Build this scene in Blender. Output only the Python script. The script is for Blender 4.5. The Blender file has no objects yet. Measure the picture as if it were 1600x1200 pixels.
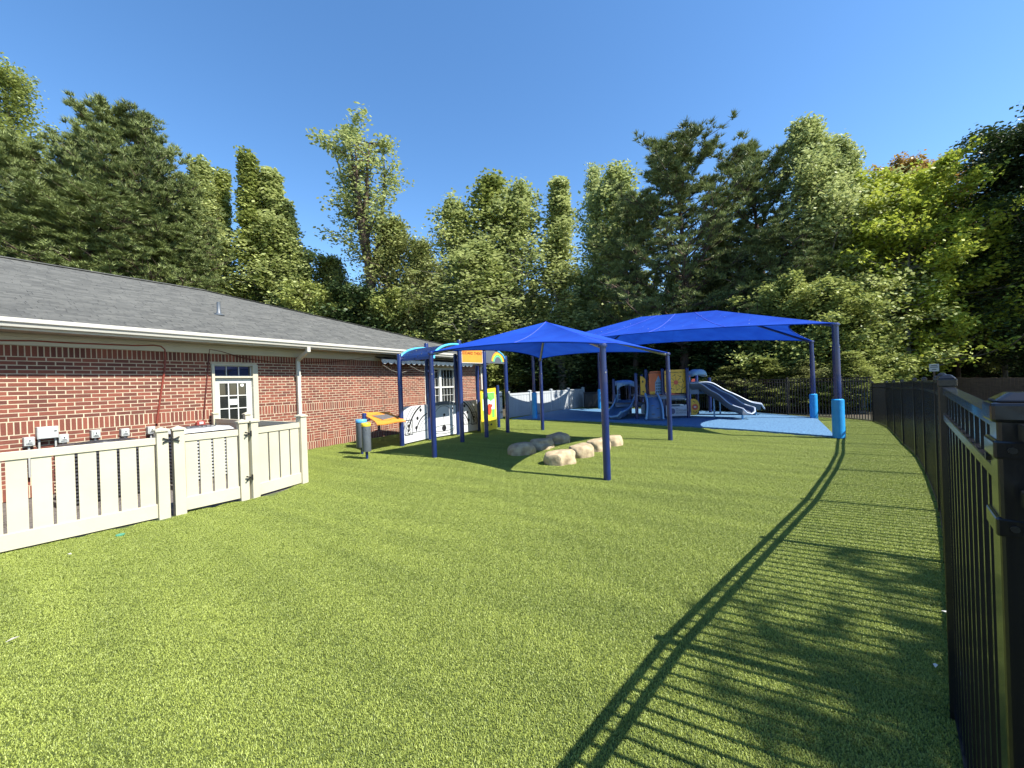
import bpy, math, random
import numpy as np
from mathutils import Vector, Matrix, Euler
random.seed(7)
RNG = np.random.default_rng(11)
R = math.radians
sc = bpy.context.scene
COL = sc.collection

# ------------------------------------------------------------------ camera, sky, sun
EYE, FPX, ROLL = 1.55, 620.0, R(2.0)
cd = bpy.data.cameras.new('camera'); cam = bpy.data.objects.new('camera', cd); COL.objects.link(cam)
cam.location = (0, 0, EYE); cam.rotation_euler = (R(90), ROLL, 0)
cd.sensor_width = 36.0; cd.lens = 36.0*FPX/1600.0; cd.clip_start = 0.05; cd.clip_end = 2000
sc.camera = cam
SUN_AZ, SUN_EL = 119.4, 50.0
w = bpy.data.worlds.new('World'); sc.world = w; w.use_nodes = True
nt = w.node_tree; nt.nodes.clear()
sky = nt.nodes.new('ShaderNodeTexSky'); sky.sky_type = 'NISHITA'; sky.sun_disc = False
sky.sun_elevation = R(SUN_EL); sky.sun_rotation = R(SUN_AZ); sky.ozone_density = 2.2
sky.air_density = 1.0; sky.dust_density = 0.25; sky.altitude = 200
bg = nt.nodes.new('ShaderNodeBackground'); bg.inputs['Strength'].default_value = 0.118
out = nt.nodes.new('ShaderNodeOutputWorld')
hs = nt.nodes.new('ShaderNodeHueSaturation'); hs.inputs['Saturation'].default_value = 1.2
nt.links.new(sky.outputs[0], hs.inputs['Color']); nt.links.new(hs.outputs[0], bg.inputs[0]); nt.links.new(bg.outputs[0], out.inputs[0])
sl = bpy.data.lights.new('sun', 'SUN'); sl.energy = 5.0; sl.angle = R(0.42); sl.color = (1.0, 0.955, 0.88)
so = bpy.data.objects.new('sun', sl); COL.objects.link(so)
SDIR = Vector((math.sin(R(SUN_AZ))*math.cos(R(SUN_EL)), math.cos(R(SUN_AZ))*math.cos(R(SUN_EL)), math.sin(R(SUN_EL))))
so.rotation_euler = SDIR.to_track_quat('Z', 'Y').to_euler(); so.location = (20, -12, 25)
sc.view_settings.view_transform = 'Standard'; sc.view_settings.look = 'None'
sc.view_settings.exposure = 1.2; sc.view_settings.gamma = 1.0
sc.cycles.max_bounces = 8; sc.cycles.transparent_max_bounces = 12

def P(px, py, z):
    """point of the place seen at photo position px, py and z metres ahead"""
    dx, dy = px-800.0, 600.0-py
    a = dx*math.cos(ROLL)+dy*math.sin(ROLL); b = -dx*math.sin(ROLL)+dy*math.cos(ROLL)
    return Vector((a/FPX*z, z, EYE+b/FPX*z))
def G(px, py, h=0.0):
    """the same on a level plane at height h"""
    dx, dy = px-800.0, 600.0-py
    b = -dx*math.sin(ROLL)+dy*math.cos(ROLL)
    return P(px, py, (h-EYE)*FPX/b)

# ------------------------------------------------------------------ materials
def mat(name, c, rough=0.6, metal=0.0, c2=None, scale=8.0, amt=0.25, bump=0.0, bscale=60.0, spec=0.5,
        island=0.0, objr=0.0, trans=0.0, coat=0.0, stretch=None, detail=4.0, world=False):
    m = bpy.data.materials.new(name); m.use_nodes = True
    n, l = m.node_tree.nodes, m.node_tree.links
    b = n['Principled BSDF']
    b.inputs['Roughness'].default_value = rough; b.inputs['Metallic'].default_value = metal
    b.inputs['Specular IOR Level'].default_value = spec
    if coat: b.inputs['Coat Weight'].default_value = coat
    tc = n.new('ShaderNodeTexCoord'); vec = tc.outputs['Object']
    if world:
        gp_ = n.new('ShaderNodeNewGeometry'); vr = n.new('ShaderNodeMapping'); vr.vector_type = 'TEXTURE'; vr.inputs['Rotation'].default_value = (0,0,R(-34)); l.new(gp_.outputs['Position'], vr.inputs[0]); vec = vr.outputs[0]
    if stretch:
        mp = n.new('ShaderNodeMapping'); mp.inputs['Scale'].default_value = stretch
        l.new(vec, mp.inputs[0]); vec = mp.outputs[0]
    if c2 is None: c2 = tuple(x*(1-amt) for x in c)
    ns = n.new('ShaderNodeTexNoise'); ns.inputs['Scale'].default_value = scale; ns.inputs['Detail'].default_value = detail
    l.new(vec, ns.inputs['Vector'])
    fac = ns.outputs['Fac']
    mr = n.new('ShaderNodeMapRange'); mr.inputs[1].default_value = 0.32; mr.inputs[2].default_value = 0.68
    l.new(fac, mr.inputs[0]); fac = mr.outputs[0]
    if island or objr:
        ge = n.new('ShaderNodeNewGeometry'); oi = n.new('ShaderNodeObjectInfo')
        ad = n.new('ShaderNodeMath'); ad.operation = 'ADD'
        l.new(ge.outputs['Random Per Island'], ad.inputs[0]); l.new(oi.outputs['Random'], ad.inputs[1])
        fr = n.new('ShaderNodeMath'); fr.operation = 'FRACT'; l.new(ad.outputs[0], fr.inputs[0])
        src = fr.outputs[0] if island else oi.outputs['Random']
        mx = n.new('ShaderNodeMix'); mx.inputs[0].default_value = island or objr
        l.new(fac, mx.inputs[2]); l.new(src, mx.inputs[3]); fac = mx.outputs[0]
    mc = n.new('ShaderNodeMix'); mc.data_type = 'RGBA'
    mc.inputs[6].default_value = (*c2, 1); mc.inputs[7].default_value = (*c, 1)
    l.new(fac, mc.inputs[0]); l.new(mc.outputs[2], b.inputs['Base Color'])
    if bump:
        nb = n.new('ShaderNodeTexNoise'); nb.inputs['Scale'].default_value = bscale; nb.inputs['Detail'].default_value = 5
        l.new(vec, nb.inputs['Vector'])
        bp = n.new('ShaderNodeBump'); bp.inputs['Strength'].default_value = bump; bp.inputs['Distance'].default_value = 0.01
        l.new(nb.outputs['Fac'], bp.inputs['Height']); l.new(bp.outputs[0], b.inputs['Normal'])
    if trans:
        tr = n.new('ShaderNodeBsdfTranslucent'); l.new(mc.outputs[2], tr.inputs[0])
        ms = n.new('ShaderNodeMixShader'); ms.inputs[0].default_value = trans
        l.new(b.outputs[0], ms.inputs[1]); l.new(tr.outputs[0], ms.inputs[2])
        l.new(ms.outputs[0], n['Material Output'].inputs[0])
    return m
M = {}
M['turf_base'] = mat('turf_thatch', (.075,.10,.018), .9, c2=(.04,.06,.012), scale=30)
M['turf'] = mat('turf_blade', (.385,.445,.085), .5, c2=(.135,.18,.032), scale=2.2, island=.66, world=True, stretch=(.22,1.5,1), detail=6, trans=.22, spec=.45)
M['forest'] = mat('forest_floor', (.07,.05,.03), .95, c2=(.03,.035,.015), scale=1.5, bump=.6, bscale=12)
M['gravel'] = mat('gravel', (.16,.14,.12), .9, c2=(.06,.05,.045), scale=40, bump=.8, bscale=60)
M['rubber'] = mat('blue_rubber', (.115,.25,.40), .85, c2=(.03,.075,.15), scale=26, bump=.5, bscale=120, detail=2, spec=.3)
M['brick'] = mat('brick', (.26,.083,.052), .85, c2=(.092,.036,.028), scale=9, island=.68, bump=.5, bscale=70, spec=.25)
M['mortar'] = mat('mortar', (.53,.445,.31), .9, c2=(.42,.35,.245), scale=6, bump=.5, bscale=90, spec=.2)
M['shingle'] = mat('asphalt_shingle', (.122,.122,.110), .95, c2=(.058,.059,.055), scale=3, island=.6, bump=.5, bscale=160, spec=.25)
M['trim'] = mat('painted_trim', (.46,.43,.33), .45, amt=.08, scale=3)
M['gutter'] = mat('gutter_enamel', (.54,.52,.45), .3, amt=.06, scale=2)
M['soffit'] = mat('soffit_vinyl', (.40,.35,.26), .5, amt=.08, scale=3)
M['vinyl'] = mat('cream_vinyl', (.51,.47,.345), .42, c2=(.45,.415,.305), scale=2.5, bump=.05, bscale=30)
M['vinyl_shaded'] = mat('white_vinyl_shaded', (.42,.45,.46), .4, amt=.08, scale=2.5)  # white vinyl toned down: canopy shade on the far fence is in the colour
M['white'] = mat('white_paint', (.55,.55,.51), .35, amt=.06, scale=3)
M['glass'] = mat('window_glass', (.02,.022,.02), .04, amt=.2, scale=2, spec=.8)
M['blackmetal'] = mat('black_powder_coat', (.010,.010,.012), .26, amt=.35, scale=5, coat=.2, bump=.04, bscale=40)
M['iron'] = mat('black_iron', (.015,.015,.016), .4, amt=.2)
M['navy'] = mat('navy_powder_coat', (.008,.022,.11), .33, c2=(.006,.016,.08), scale=3, coat=.25)
M['pad'] = mat('blue_post_pad', (.015,.27,.62), .45, c2=(.012,.22,.52), scale=5, bump=.1, bscale=12)
M['lightblue'] = mat('sky_blue_steel', (.08,.42,.72), .35, amt=.1)
M['fabric'] = mat('blue_shade_cloth', (.010,.070,.46), .75, c2=(.007,.050,.38), scale=2.0, bump=.5, bscale=3.5, trans=.28, spec=.25)
M['seam'] = mat('seam_thread', (.10,.14,.75), .7)
M['frame'] = mat('steel_grey', (.30,.30,.30), .35, .6, amt=.15)
M['orange'] = mat('orange_plastic', (.72,.27,.035), .4, amt=.08)
M['yellow'] = mat('yellow_plastic', (.75,.55,.035), .4, amt=.06)
M['amber'] = mat('amber_plastic', (.70,.40,.03), .4, amt=.06)
M['red'] = mat('red_plastic', (.55,.07,.03), .4, amt=.1)
M['redorange'] = mat('burnt_orange_plastic', (.60,.13,.035), .4, amt=.1)
M['greyplastic'] = mat('grey_plastic', (.33,.37,.43), .42, amt=.1)
M['slide'] = mat('blue_grey_plastic', (.10,.17,.28), .3, c2=(.07,.13,.22), scale=3)
M['slide_light'] = mat('pale_blue_plastic', (.20,.36,.52), .35, amt=.12)
M['slide_dark'] = mat('slate_plastic', (.085,.10,.125), .3, amt=.12)
M['rim'] = mat('pale_rim_plastic', (.40,.46,.54), .35, amt=.08)
M['drum'] = mat('charcoal_plastic', (.10,.115,.13), .4, amt=.15)
M['cyan'] = mat('cyan_plastic', (.10,.36,.66), .35, amt=.1)
M['panelwhite'] = mat('white_panel', (.55,.56,.55), .4, amt=.05)
M['ink'] = mat('black_ink', (.012,.012,.014), .5)
M['teal'] = mat('teal_print', (.10,.42,.45), .5, c2=(.12,.45,.15), scale=7)
M['skyprint'] = mat('pale_blue_print', (.42,.66,.72), .5, c2=(.70,.80,.70), scale=9)
M['green'] = mat('green_print', (.10,.38,.08), .5, c2=(.2,.5,.1), scale=9)
M['rock'] = mat('tan_boulder', (.45,.365,.225), .9, c2=(.25,.19,.115), scale=7, bump=1.0, bscale=18, spec=.25)
M['box'] = mat('grey_enclosure', (.40,.41,.38), .45, amt=.12)
M['box_dark'] = mat('dark_grey_metal', (.05,.05,.055), .5, amt=.3)
M['condenser'] = mat('condenser_casing', (.42,.43,.43), .5, amt=.15)
M['redcable'] = mat('red_cable', (.22,.040,.022), .5)
M['darkcable'] = mat('dark_red_cable', (.10,.018,.012), .5)
M['paper'] = mat('paper', (.72,.80,.76), .7)
M['lid'] = mat('green_valve_lid', (.05,.24,.14), .5)
M['stripe'] = mat('dark_stripe', (.025,.02,.02), .8)
M['canvas'] = mat('pale_canvas', (.72,.70,.64), .85)
M['stripe_grey'] = mat('grey_stripe', (.11,.10,.09), .8)
M['dullred'] = mat('dull_red_plastic', (.30,.045,.035), .5)
M['brown_ink'] = mat('dark_brown_ink', (.10,.02,.01), .5)
M['box_light'] = mat('pale_grey_enclosure', (.46,.47,.44), .45, amt=.08)
M['hood_pale'] = mat('pale_aqua_plastic', (.30,.50,.58), .35, amt=.12)
M['wood'] = mat('brown_boards', (.13,.085,.055), .85, amt=.4, scale=3, stretch=(1,1,8))
M['wire'] = mat('grey_wire', (.35,.33,.28), .6)
BARK = mat('pine_bark', (.14,.095,.065), .95, c2=(.05,.035,.025), scale=5, stretch=(1,1,.25), bump=1, bscale=14)
BARKP = mat('pale_bark', (.27,.25,.21), .95, c2=(.10,.09,.075), scale=4, stretch=(1,1,.35), bump=.8, bscale=12)
def leafmat(name, c, c2, tr=.3, isl=.45, sc_=.35): return mat(name, c, .5, c2=c2, scale=sc_, island=isl, trans=tr, spec=.3, detail=3)
M['needle'] = leafmat('pine_needles', (.30,.355,.115), (.075,.10,.032), .15, .5)
M['leaf_mid'] = leafmat('green_leaves', (.42,.46,.13), (.15,.19,.045), .35)
M['leaf_pale'] = leafmat('pale_green_leaves', (.50,.54,.21), (.22,.27,.09), .38)
M['leaf_yellow'] = leafmat('yellow_green_leaves', (.50,.53,.075), (.22,.30,.035), .38)
M['leaf_dark'] = leafmat('shaded_dark_green_leaves', (.075,.115,.035), (.026,.045,.013), .2)  # dark green that carries the shade over the right-hand trees in its colour
M['leaf_olive'] = leafmat('olive_leaves', (.29,.33,.09), (.15,.15,.06), .25)
M['leaf_red'] = leafmat('turning_red_leaves', (.42,.33,.08), (.34,.15,.05), .35)

# ------------------------------------------------------------------ mesh helpers
class MB:
    def __init__(s, off=None): s.v = []; s.f = []; s.m = []; s.off = Vector(off) if off is not None else Vector((0,0,0)); s.cur = 0
    def add(s, vs, fs):
        n = len(s.v); s.v += [Vector(q)-s.off for q in vs]; s.f += [tuple(i+n for i in f) for f in fs]; s.m += [s.cur]*len(fs); return s
    def box(s, c, d, rot=None):
        c = Vector(c); hx, hy, hz = d[0]/2, d[1]/2, d[2]/2
        vs = [Vector((x, y, z)) for x in (-hx, hx) for y in (-hy, hy) for z in (-hz, hz)]
        if rot is not None: vs = [rot @ q for q in vs]
        return s.add([c+q for q in vs], [(0,1,3,2),(4,6,7,5),(0,4,5,1),(2,3,7,6),(0,2,6,4),(1,5,7,3)])
    def bar(s, a, b, wd, h):
        a, b = Vector(a), Vector(b); d = (b-a); L = d.length
        q = d.to_track_quat('X', 'Z').to_matrix()
        return s.box((a+b)/2, (L, wd, h), q)
    def frus(s, c, d0, d1, h, rot=None):
        vs = [Vector((sx*d0/2, sy*d0/2, 0)) for sx, sy in ((-1,-1),(1,-1),(1,1),(-1,1))]+[Vector((sx*d1/2, sy*d1/2, h)) for sx, sy in ((-1,-1),(1,-1),(1,1),(-1,1))]
        if rot is not None: vs = [rot @ q for q in vs]
        return s.add([Vector(c)+q for q in vs], [(0,3,2,1),(4,5,6,7),(0,1,5,4),(1,2,6,5),(2,3,7,6),(3,0,4,7)])
    def tube(s, pts, r, seg=10, cap=True):
        pts = [Vector(p) for p in pts]; n = len(pts)
        rs = list(r) if isinstance(r, (list, tuple)) else [r]*n
        vs = []; prev = None
        for i, p in enumerate(pts):
            t = (pts[min(i+1, n-1)]-pts[max(i-1, 0)]).normalized()
            if prev is None:
                a = t.orthogonal().normalized()
            else:
                a = (prev - t*prev.dot(t)); a = a.normalized() if a.length > 1e-6 else t.orthogonal().normalized()
            prev = a; b = t.cross(a)
            for k in range(seg):
                an = 2*math.pi*k/seg; vs.append(p+(a*math.cos(an)+b*math.sin(an))*rs[i])
        fs = [(i*seg+k, i*seg+(k+1) % seg, (i+1)*seg+(k+1) % seg, (i+1)*seg+k) for i in range(n-1) for k in range(seg)]
        if cap: fs += [tuple(range(seg))[::-1], tuple((n-1)*seg+k for k in range(seg))]
        return s.add(vs, fs)
    def lathe(s, c, prof, seg=20):
        c = Vector(c); vs = []; n = len(prof)
        for r, z in prof:
            for k in range(seg):
                a = 2*math.pi*k/seg; vs.append(c+Vector((r*math.cos(a), r*math.sin(a), z)))
        fs = [(i*seg+k, i*seg+(k+1) % seg, (i+1)*seg+(k+1) % seg, (i+1)*seg+k) for i in range(n-1) for k in range(seg)]
        fs += [tuple(range(seg))[::-1], tuple((n-1)*seg+k for k in range(seg))]
        return s.add(vs, fs)
    def prism(s, poly, o, ux, uy, th):
        """extrude a 2-D outline: o origin, ux/uy plane axes, th thickness along ux x uy"""
        o, ux, uy = Vector(o), Vector(ux).normalized(), Vector(uy).normalized(); nz = ux.cross(uy)
        n = len(poly); a = [o+ux*x+uy*y for x, y in poly]; b = [q+nz*th for q in a]
        fs = [tuple(range(n))[::-1], tuple(range(n, 2*n))]+[(i, (i+1) % n, n+(i+1) % n, n+i) for i in range(n)]
        return s.add(a+b, fs)
    def sweep(s, path, prof):
        path = [Vector(p) for p in path]; n = len(path); m = len(prof); vs = []
        for i, p in enumerate(path):
            t = (path[min(i+1, n-1)]-path[max(i-1, 0)]).normalized()
            sd = t.cross(Vector((0,0,1))).normalized(); up = sd.cross(t)
            vs += [p+sd*a+up*b for a, b in prof]
        fs = [(i*m+k, i*m+(k+1) % m, (i+1)*m+(k+1) % m, (i+1)*m+k) for i in range(n-1) for k in range(m)]
        fs += [tuple(range(m))[::-1], tuple((n-1)*m+k for k in range(m))]
        return s.add(vs, fs)
    def build(s, name, mats, parent=None, smooth=False, bevel=0.0, label=None):
        me = bpy.data.meshes.new(name); me.from_pydata([tuple(q) for q in s.v], [], s.f)
        if not isinstance(mats, (list, tuple)): mats = [mats]
        for q in mats: me.materials.append(q)
        if len(mats) > 1: me.polygons.foreach_set('material_index', s.m)
        if smooth: me.polygons.foreach_set('use_smooth', [True]*len(me.polygons))
        me.update()
        o = bpy.data.objects.new(name, me); COL.objects.link(o)
        if parent is not None: o.parent = parent
        if bevel:
            b = o.modifiers.new('bevel', 'BEVEL'); b.width = bevel; b.segments = 2; b.limit_method = 'ANGLE'; b.angle_limit = R(40)
        if smooth and not bevel:
            try: me.set_sharp_from_angle(angle=R(45))
            except Exception: pass
        if label: o['label'] = label
        return o
def tag(o, label=None, cat=None, group=None, kind=None):
    if label: o['label'] = label
    if cat: o['category'] = cat
    if group: o['group'] = group
    if kind: o['kind'] = kind
    return o
def thing(name, label, cat, loc=(0,0,0), rz=0.0, group=None):
    o = bpy.data.objects.new(name, None); COL.objects.link(o)
    o.location = loc; o.rotation_euler = (0,0,rz); o.empty_display_size = .2
    return tag(o, label, cat, group)
def link_copy(src, name, parent, mw):
    c = bpy.data.objects.new(name, src if isinstance(src, bpy.types.Mesh) else src.data); COL.objects.link(c); c.parent = parent
    c.matrix_local = mw; return c
def arc(c, r, a0, a1, n=12, rz=None):
    rz = r if rz is None else rz
    return [(c[0]+r*math.cos(R(a0+(a1-a0)*i/n)), c[1]+rz*math.sin(R(a0+(a1-a0)*i/n))) for i in range(n+1)]
def ribbon2d(pts, wd):
    """closed outline of a thin line of width wd along 2-D pts"""
    L, Rr = [], []
    for i, p in enumerate(pts):
        a = Vector(pts[max(i-1,0)]); b = Vector(pts[min(i+1,len(pts)-1)]); t = (b-a).normalized(); nn = Vector((-t.y, t.x))*wd/2
        L.append((p[0]+nn.x, p[1]+nn.y)); Rr.append((p[0]-nn.x, p[1]-nn.y))
    return L, Rr
def line_art(mb, pts, wd, o, ux, uy, th):
    L, Rr = ribbon2d(pts, wd)
    for i in range(len(pts)-1):
        mb.prism([L[i], L[i+1], Rr[i+1], Rr[i]][::-1], o, ux, uy, th)
def text_obj(s, size, o, ux, uy, mt, parent, name='lettering', off=(0,0,0), align='CENTER'):
    cu = bpy.data.curves.new(name, 'FONT'); cu.body = s; cu.size = size; cu.extrude = .002; cu.align_x = align; cu.align_y = 'CENTER'
    t = bpy.data.objects.new(name, cu); COL.objects.link(t)
    ux, uy = Vector(ux).normalized(), Vector(uy).normalized(); nz = ux.cross(uy)
    mtx = Matrix((ux, uy, nz)).transposed().to_4x4(); mtx.translation = Vector(o)-Vector(off)
    dg = bpy.context.evaluated_depsgraph_get(); me = bpy.data.meshes.new_from_object(t.evaluated_get(dg))
    bpy.data.objects.remove(t); me.materials.clear(); me.materials.append(mt)
    ob = bpy.data.objects.new(name, me); COL.objects.link(ob); ob.parent = parent; ob.matrix_local = mtx
    return ob

# ------------------------------------------------------------------ building frame
W0 = Vector((-5.27, 10.9, 0)); WANG = math.atan2(.877, .48)
U = Vector((math.cos(WANG), math.sin(WANG), 0)); N_IN = Vector((-U.y, U.x, 0))
def wall_t(px, out=0.0, py=600):
    """distance along the wall line of what is seen in photo column px"""
    d = P(px, py, 1.0); rx = d.x
    o = W0 - N_IN*out
    return (rx*o.y-o.x)/(U.x-rx*U.y)
def wall_z(px, py, out=0.0):
    t = wall_t(px, out, py); q = W0-N_IN*out+U*t
    return P(px, py, q.y).z
T0, T1 = -13.0, 8.2

# ------------------------------------------------------------------ ground
def sheet(name, pts, z, m, kind='structure'):
    me = bpy.data.meshes.new(name); me.from_pydata([(x, y, z) for x, y in pts], [], [tuple(range(len(pts)))]); me.materials.append(m)
    o = bpy.data.objects.new(name, me); COL.objects.link(o); o['kind'] = kind; return o
sheet('ground', [(-400,-400),(400,-400),(400,400),(-400,400)], -0.03, M['forest'])
FENCE = [G(1498,1125), G(1482,880), G(1471,800), G(1449,742), G(1433,714), G(1413,696), G(1399,680), G(1388,669), G(1365,659)]
FENCE = [Vector((p.x, p.y)) for p in FENCE]
gate_post = Vector((0.93, 0.72))
back = [Vector((11.1,13.4)), Vector((9.9,16.9)), Vector((5.6,24.2)), Vector((2.2,30.0))]
wv = lambda t, o=0: W0+U*t-N_IN*o
wf_a = G(481,756); wf_b = G(397,779); wf_c = G(262,808); wf_d = G(0,866)
wdir = (Vector((wf_d.x,wf_d.y))-Vector((wf_c.x,wf_c.y))).normalized()
wf_e = Vector((wf_d.x, wf_d.y, 0))+Vector((wdir.x, wdir.y, 0))*3.2
turf_poly = [(-6.5,-3.5),(1.0,-3.5),(gate_post.x+.02,gate_post.y)]+[(p.x+.05,p.y-.03) for p in FENCE]+[(b.x,b.y) for b in back[:3]]+[(4.7,24.9),(-1.3,18.1),tuple(wv(8.2).xy),tuple(wv(-2.75).xy),(wf_a.x,wf_a.y),(wf_b.x,wf_b.y),(wf_c.x,wf_c.y),(wf_d.x,wf_d.y),(wf_e.x,wf_e.y)]
sheet('turf', turf_poly, 0.0, M['turf_base'])
rub = [G(800,655.5), G(941,659.5), G(1160,673), G(1306,684.5), G(1275,654), G(1185,646.5), G(1000,640), G(885,640)]
rub_poly = [(p.x, p.y) for p in rub]
rb = MB()
# safety surface is a slab a little proud of the turf
n_ = len(rub_poly); rb.add([(x,y,.0) for x,y in rub_poly]+[(x,y,.045) for x,y in rub_poly], [tuple(range(n_,2*n_))]+[(i,(i+1)%n_,n_+(i+1)%n_,n_+i) for i in range(n_)])
tag(rb.build('rubber_surface', M['rubber']), kind='structure')
sheet('gravel_bed', [tuple(wv(-2.75,.0).xy),tuple(wv(-12,.0).xy),(wf_e.x,wf_e.y),(wf_d.x,wf_d.y),(wf_c.x,wf_c.y),(wf_b.x,wf_b.y),(wf_a.x,wf_a.y)], -.012, M['gravel'])

def inside(x, y, poly):
    c = False; n = len(poly)
    for i in range(n):
        x1, y1 = poly[i]; x2, y2 = poly[i-1]
        if (y1 > y) != (y2 > y) and x < (x2-x1)*(y-y1)/(y2-y1)+x1: c = not c
    return c
# turf blades: one patch of blades laid out again and again by geometry nodes
def turf_blades():
    S = .25; nb = 3200
    x = RNG.uniform(-S/2, S/2, nb); y = RNG.uniform(-S/2, S/2, nb)
    h = RNG.uniform(.006, .014, nb); az = RNG.uniform(0, 2*np.pi, nb); ln = RNG.uniform(.3, 1.1, nb)
    wd = RNG.uniform(.0011, .0023, nb); wa = az+np.pi/2+RNG.normal(0,.5,nb)
    V = np.zeros((nb, 5, 3))
    dx, dy = np.cos(wa)*wd, np.sin(wa)*wd; lx, ly = np.cos(az)*ln*h, np.sin(az)*ln*h
    V[:,0] = np.stack([x-dx, y-dy, np.zeros(nb)], 1); V[:,1] = np.stack([x+dx, y+dy, np.zeros(nb)], 1)
    V[:,2] = np.stack([x+dx*.8+lx*.35, y+dy*.8+ly*.35, h*.65], 1); V[:,3] = np.stack([x-dx*.8+lx*.35, y-dy*.8+ly*.35, h*.65], 1)
    V[:,4] = np.stack([x+lx, y+ly, h*(1.05-.35*ln)], 1)
    idx = np.arange(nb)*5
    quads = np.stack([idx, idx+1, idx+2, idx+3], 1); tris = np.stack([idx+3, idx+2, idx+4], 1)
    pts = []
    gx = np.arange(-7, 12, S); gy = np.arange(-1.2, 26, S)
    for a in gx:
        for b in gy:
            if abs(a) > abs(b)*1.45+1.6: continue
            if inside(a, b, turf_poly) and not inside(a, b, rub_poly): pts.append((a, b, 0))
            
    allv = np.concatenate([V.reshape(-1, 3), np.array(pts, float)])
    me = bpy.data.meshes.new('turf_blades'); me.vertices.add(len(allv)); me.vertices.foreach_set('co', allv.ravel())
    loops = np.concatenate([quads.ravel(), tris.ravel()]); me.loops.add(len(loops)); me.loops.foreach_set('vertex_index', loops)
    st = np.concatenate([np.arange(nb)*4, nb*4+np.arange(nb)*3]); me.polygons.add(2*nb)
    me.polygons.foreach_set('loop_start', st); me.polygons.foreach_set('loop_total', np.concatenate([np.full(nb,4), np.full(nb,3)]))
    me.update(calc_edges=True); me.materials.append(M['turf'])
    o = bpy.data.objects.new('turf_blades', me); COL.objects.link(o); tag(o, 'short bright green blades of the artificial turf lawn', 'artificial turf', kind='stuff')
    ng = bpy.data.node_groups.new('turf_scatter', 'GeometryNodeTree')
    ng.interface.new_socket('Geometry', in_out='INPUT', socket_type='NodeSocketGeometry'); ng.interface.new_socket('Geometry', in_out='OUTPUT', socket_type='NodeSocketGeometry')
    N = ng.nodes; L = ng.links
    gi = N.new('NodeGroupInput'); go = N.new('NodeGroupOutput')
    vn = N.new('GeometryNodeInputMeshVertexNeighbors'); cmp_ = N.new('FunctionNodeCompare'); cmp_.data_type = 'INT'; cmp_.operation = 'EQUAL'
    L.new(vn.outputs['Vertex Count'], cmp_.inputs['A'] if 'A' in cmp_.inputs else cmp_.inputs[2])
    sp = N.new('GeometryNodeSeparateGeometry'); sp.domain = 'POINT'
    L.new(gi.outputs[0], sp.inputs[0]); L.new(cmp_.outputs[0], sp.inputs['Selection'])
    rv = N.new('FunctionNodeRandomValue'); rv.data_type = 'INT'
    ii = [s for s in rv.inputs if s.type == 'INT']; ii[0].default_value = 0; ii[1].default_value = 3
    mu = N.new('ShaderNodeMath'); mu.operation = 'MULTIPLY'; mu.inputs[1].default_value = math.pi/2
    ro = [s for s in rv.outputs if s.type == 'INT'][0]; L.new(ro, mu.inputs[0])
    cx = N.new('ShaderNodeCombineXYZ'); L.new(mu.outputs[0], cx.inputs[2])
    ip = N.new('GeometryNodeInstanceOnPoints'); L.new(sp.outputs[0], ip.inputs['Points']); L.new(sp.outputs[1], ip.inputs['Instance']); L.new(cx.outputs[0], ip.inputs['Rotation'])
    L.new(ip.outputs[0], go.inputs[0])
    o.modifiers.new('scatter', 'NODES').node_group = ng
    return o
turf_blades()

# ------------------------------------------------------------------ brick building
bld = thing('brick_building', 'long single storey red brick building with grey hipped shingle roof', 'building', W0, WANG)
BW, BH, JT = .192, .0545, .014          # brick face and joint
DOOR = (wall_t(330), wall_t(402)); DZ = 2.215
WIN = (wall_t(664), wall_t(711)); WZ = (.86, 2.27)
def blocked(x0, x1, z0, z1):
    for (a, b, c, d) in ((DOOR[0], DOOR[1], -1, DZ), (WIN[0], WIN[1], WZ[0], WZ[1])):
        if x1 > a and x0 < b and z1 > c and z0 < d: return (a, b)
    return None
rows = []                               # (x0, x1, z0, z1) brick faces on the long wall
def running(z, k, a=T0, b=T1):
    x = a - (k % 2)*(BW+JT)/2
    while x < b: rows.append((max(x, a), min(x+BW, b), z, z+BH)); x += BW+JT
def soldier(z, h=.194, a=T0, b=T1):
    x = a
    while x < b: rows.append((x, min(x+BH, b), z, z+h)); x += BH+JT
soldier(.0)
x = T0; k = 0
while x < T1:                           # the alternating course above the base
    if k % 2 == 0:
        for j in range(3): rows.append((x, x+BW, .206+j*(BH+JT), .206+j*(BH+JT)+BH))
    else:
        for j in range(3): rows.append((x+j*(BH+JT), x+j*(BH+JT)+BH, .206, .206+.194))
    x += BW+JT; k += 1
z = .412
for k in range(9): running(z, k); z += BH+JT
zs = z; soldier(z); z += .194+JT
k = 0
while z < 2.22: running(z, k); z += BH+JT; k += 1
soldier(z, 2.44-z-.006)
fr = []
for (a, b, c, d) in rows:
    bl = blocked(a, b, c, d)
    if bl:
        if a < bl[0]-.03: fr.append((a, bl[0]-.004, c, d))
        elif b > bl[1]+.03: fr.append((bl[1]+.004, b, c, d))
    elif b-a > .02: fr.append((a, b, c, d))
def bscore(q):
    cx = (q[0]+q[1])/2
    if q[2] < .98 or cx < wall_t(-12): return 1e9
    return (Vector((W0+U*cx).xy).length)
fr.sort(key=bscore)
ub = MB(); ub.box((0,0,0), (1,1,1)); unit = bpy.data.meshes.new('brick'); unit.from_pydata([tuple(q) for q in ub.v], [], ub.f); unit.materials.append(M['brick'])
for (a, b, c, d) in fr[:300]:
    pr = .0035+random.uniform(-.001,.0015)
    m = Matrix.Translation(((a+b)/2, -pr/2+.0, (c+d)/2)) @ Euler((0, random.uniform(-.006,.006), random.uniform(-.008,.008))).to_matrix().to_4x4() @ Matrix.Diagonal((b-a+random.uniform(-.004,.002), pr, d-c+random.uniform(-.004,.002), 1))
    link_copy(unit, 'brick', bld, m)
mb = MB()
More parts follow.
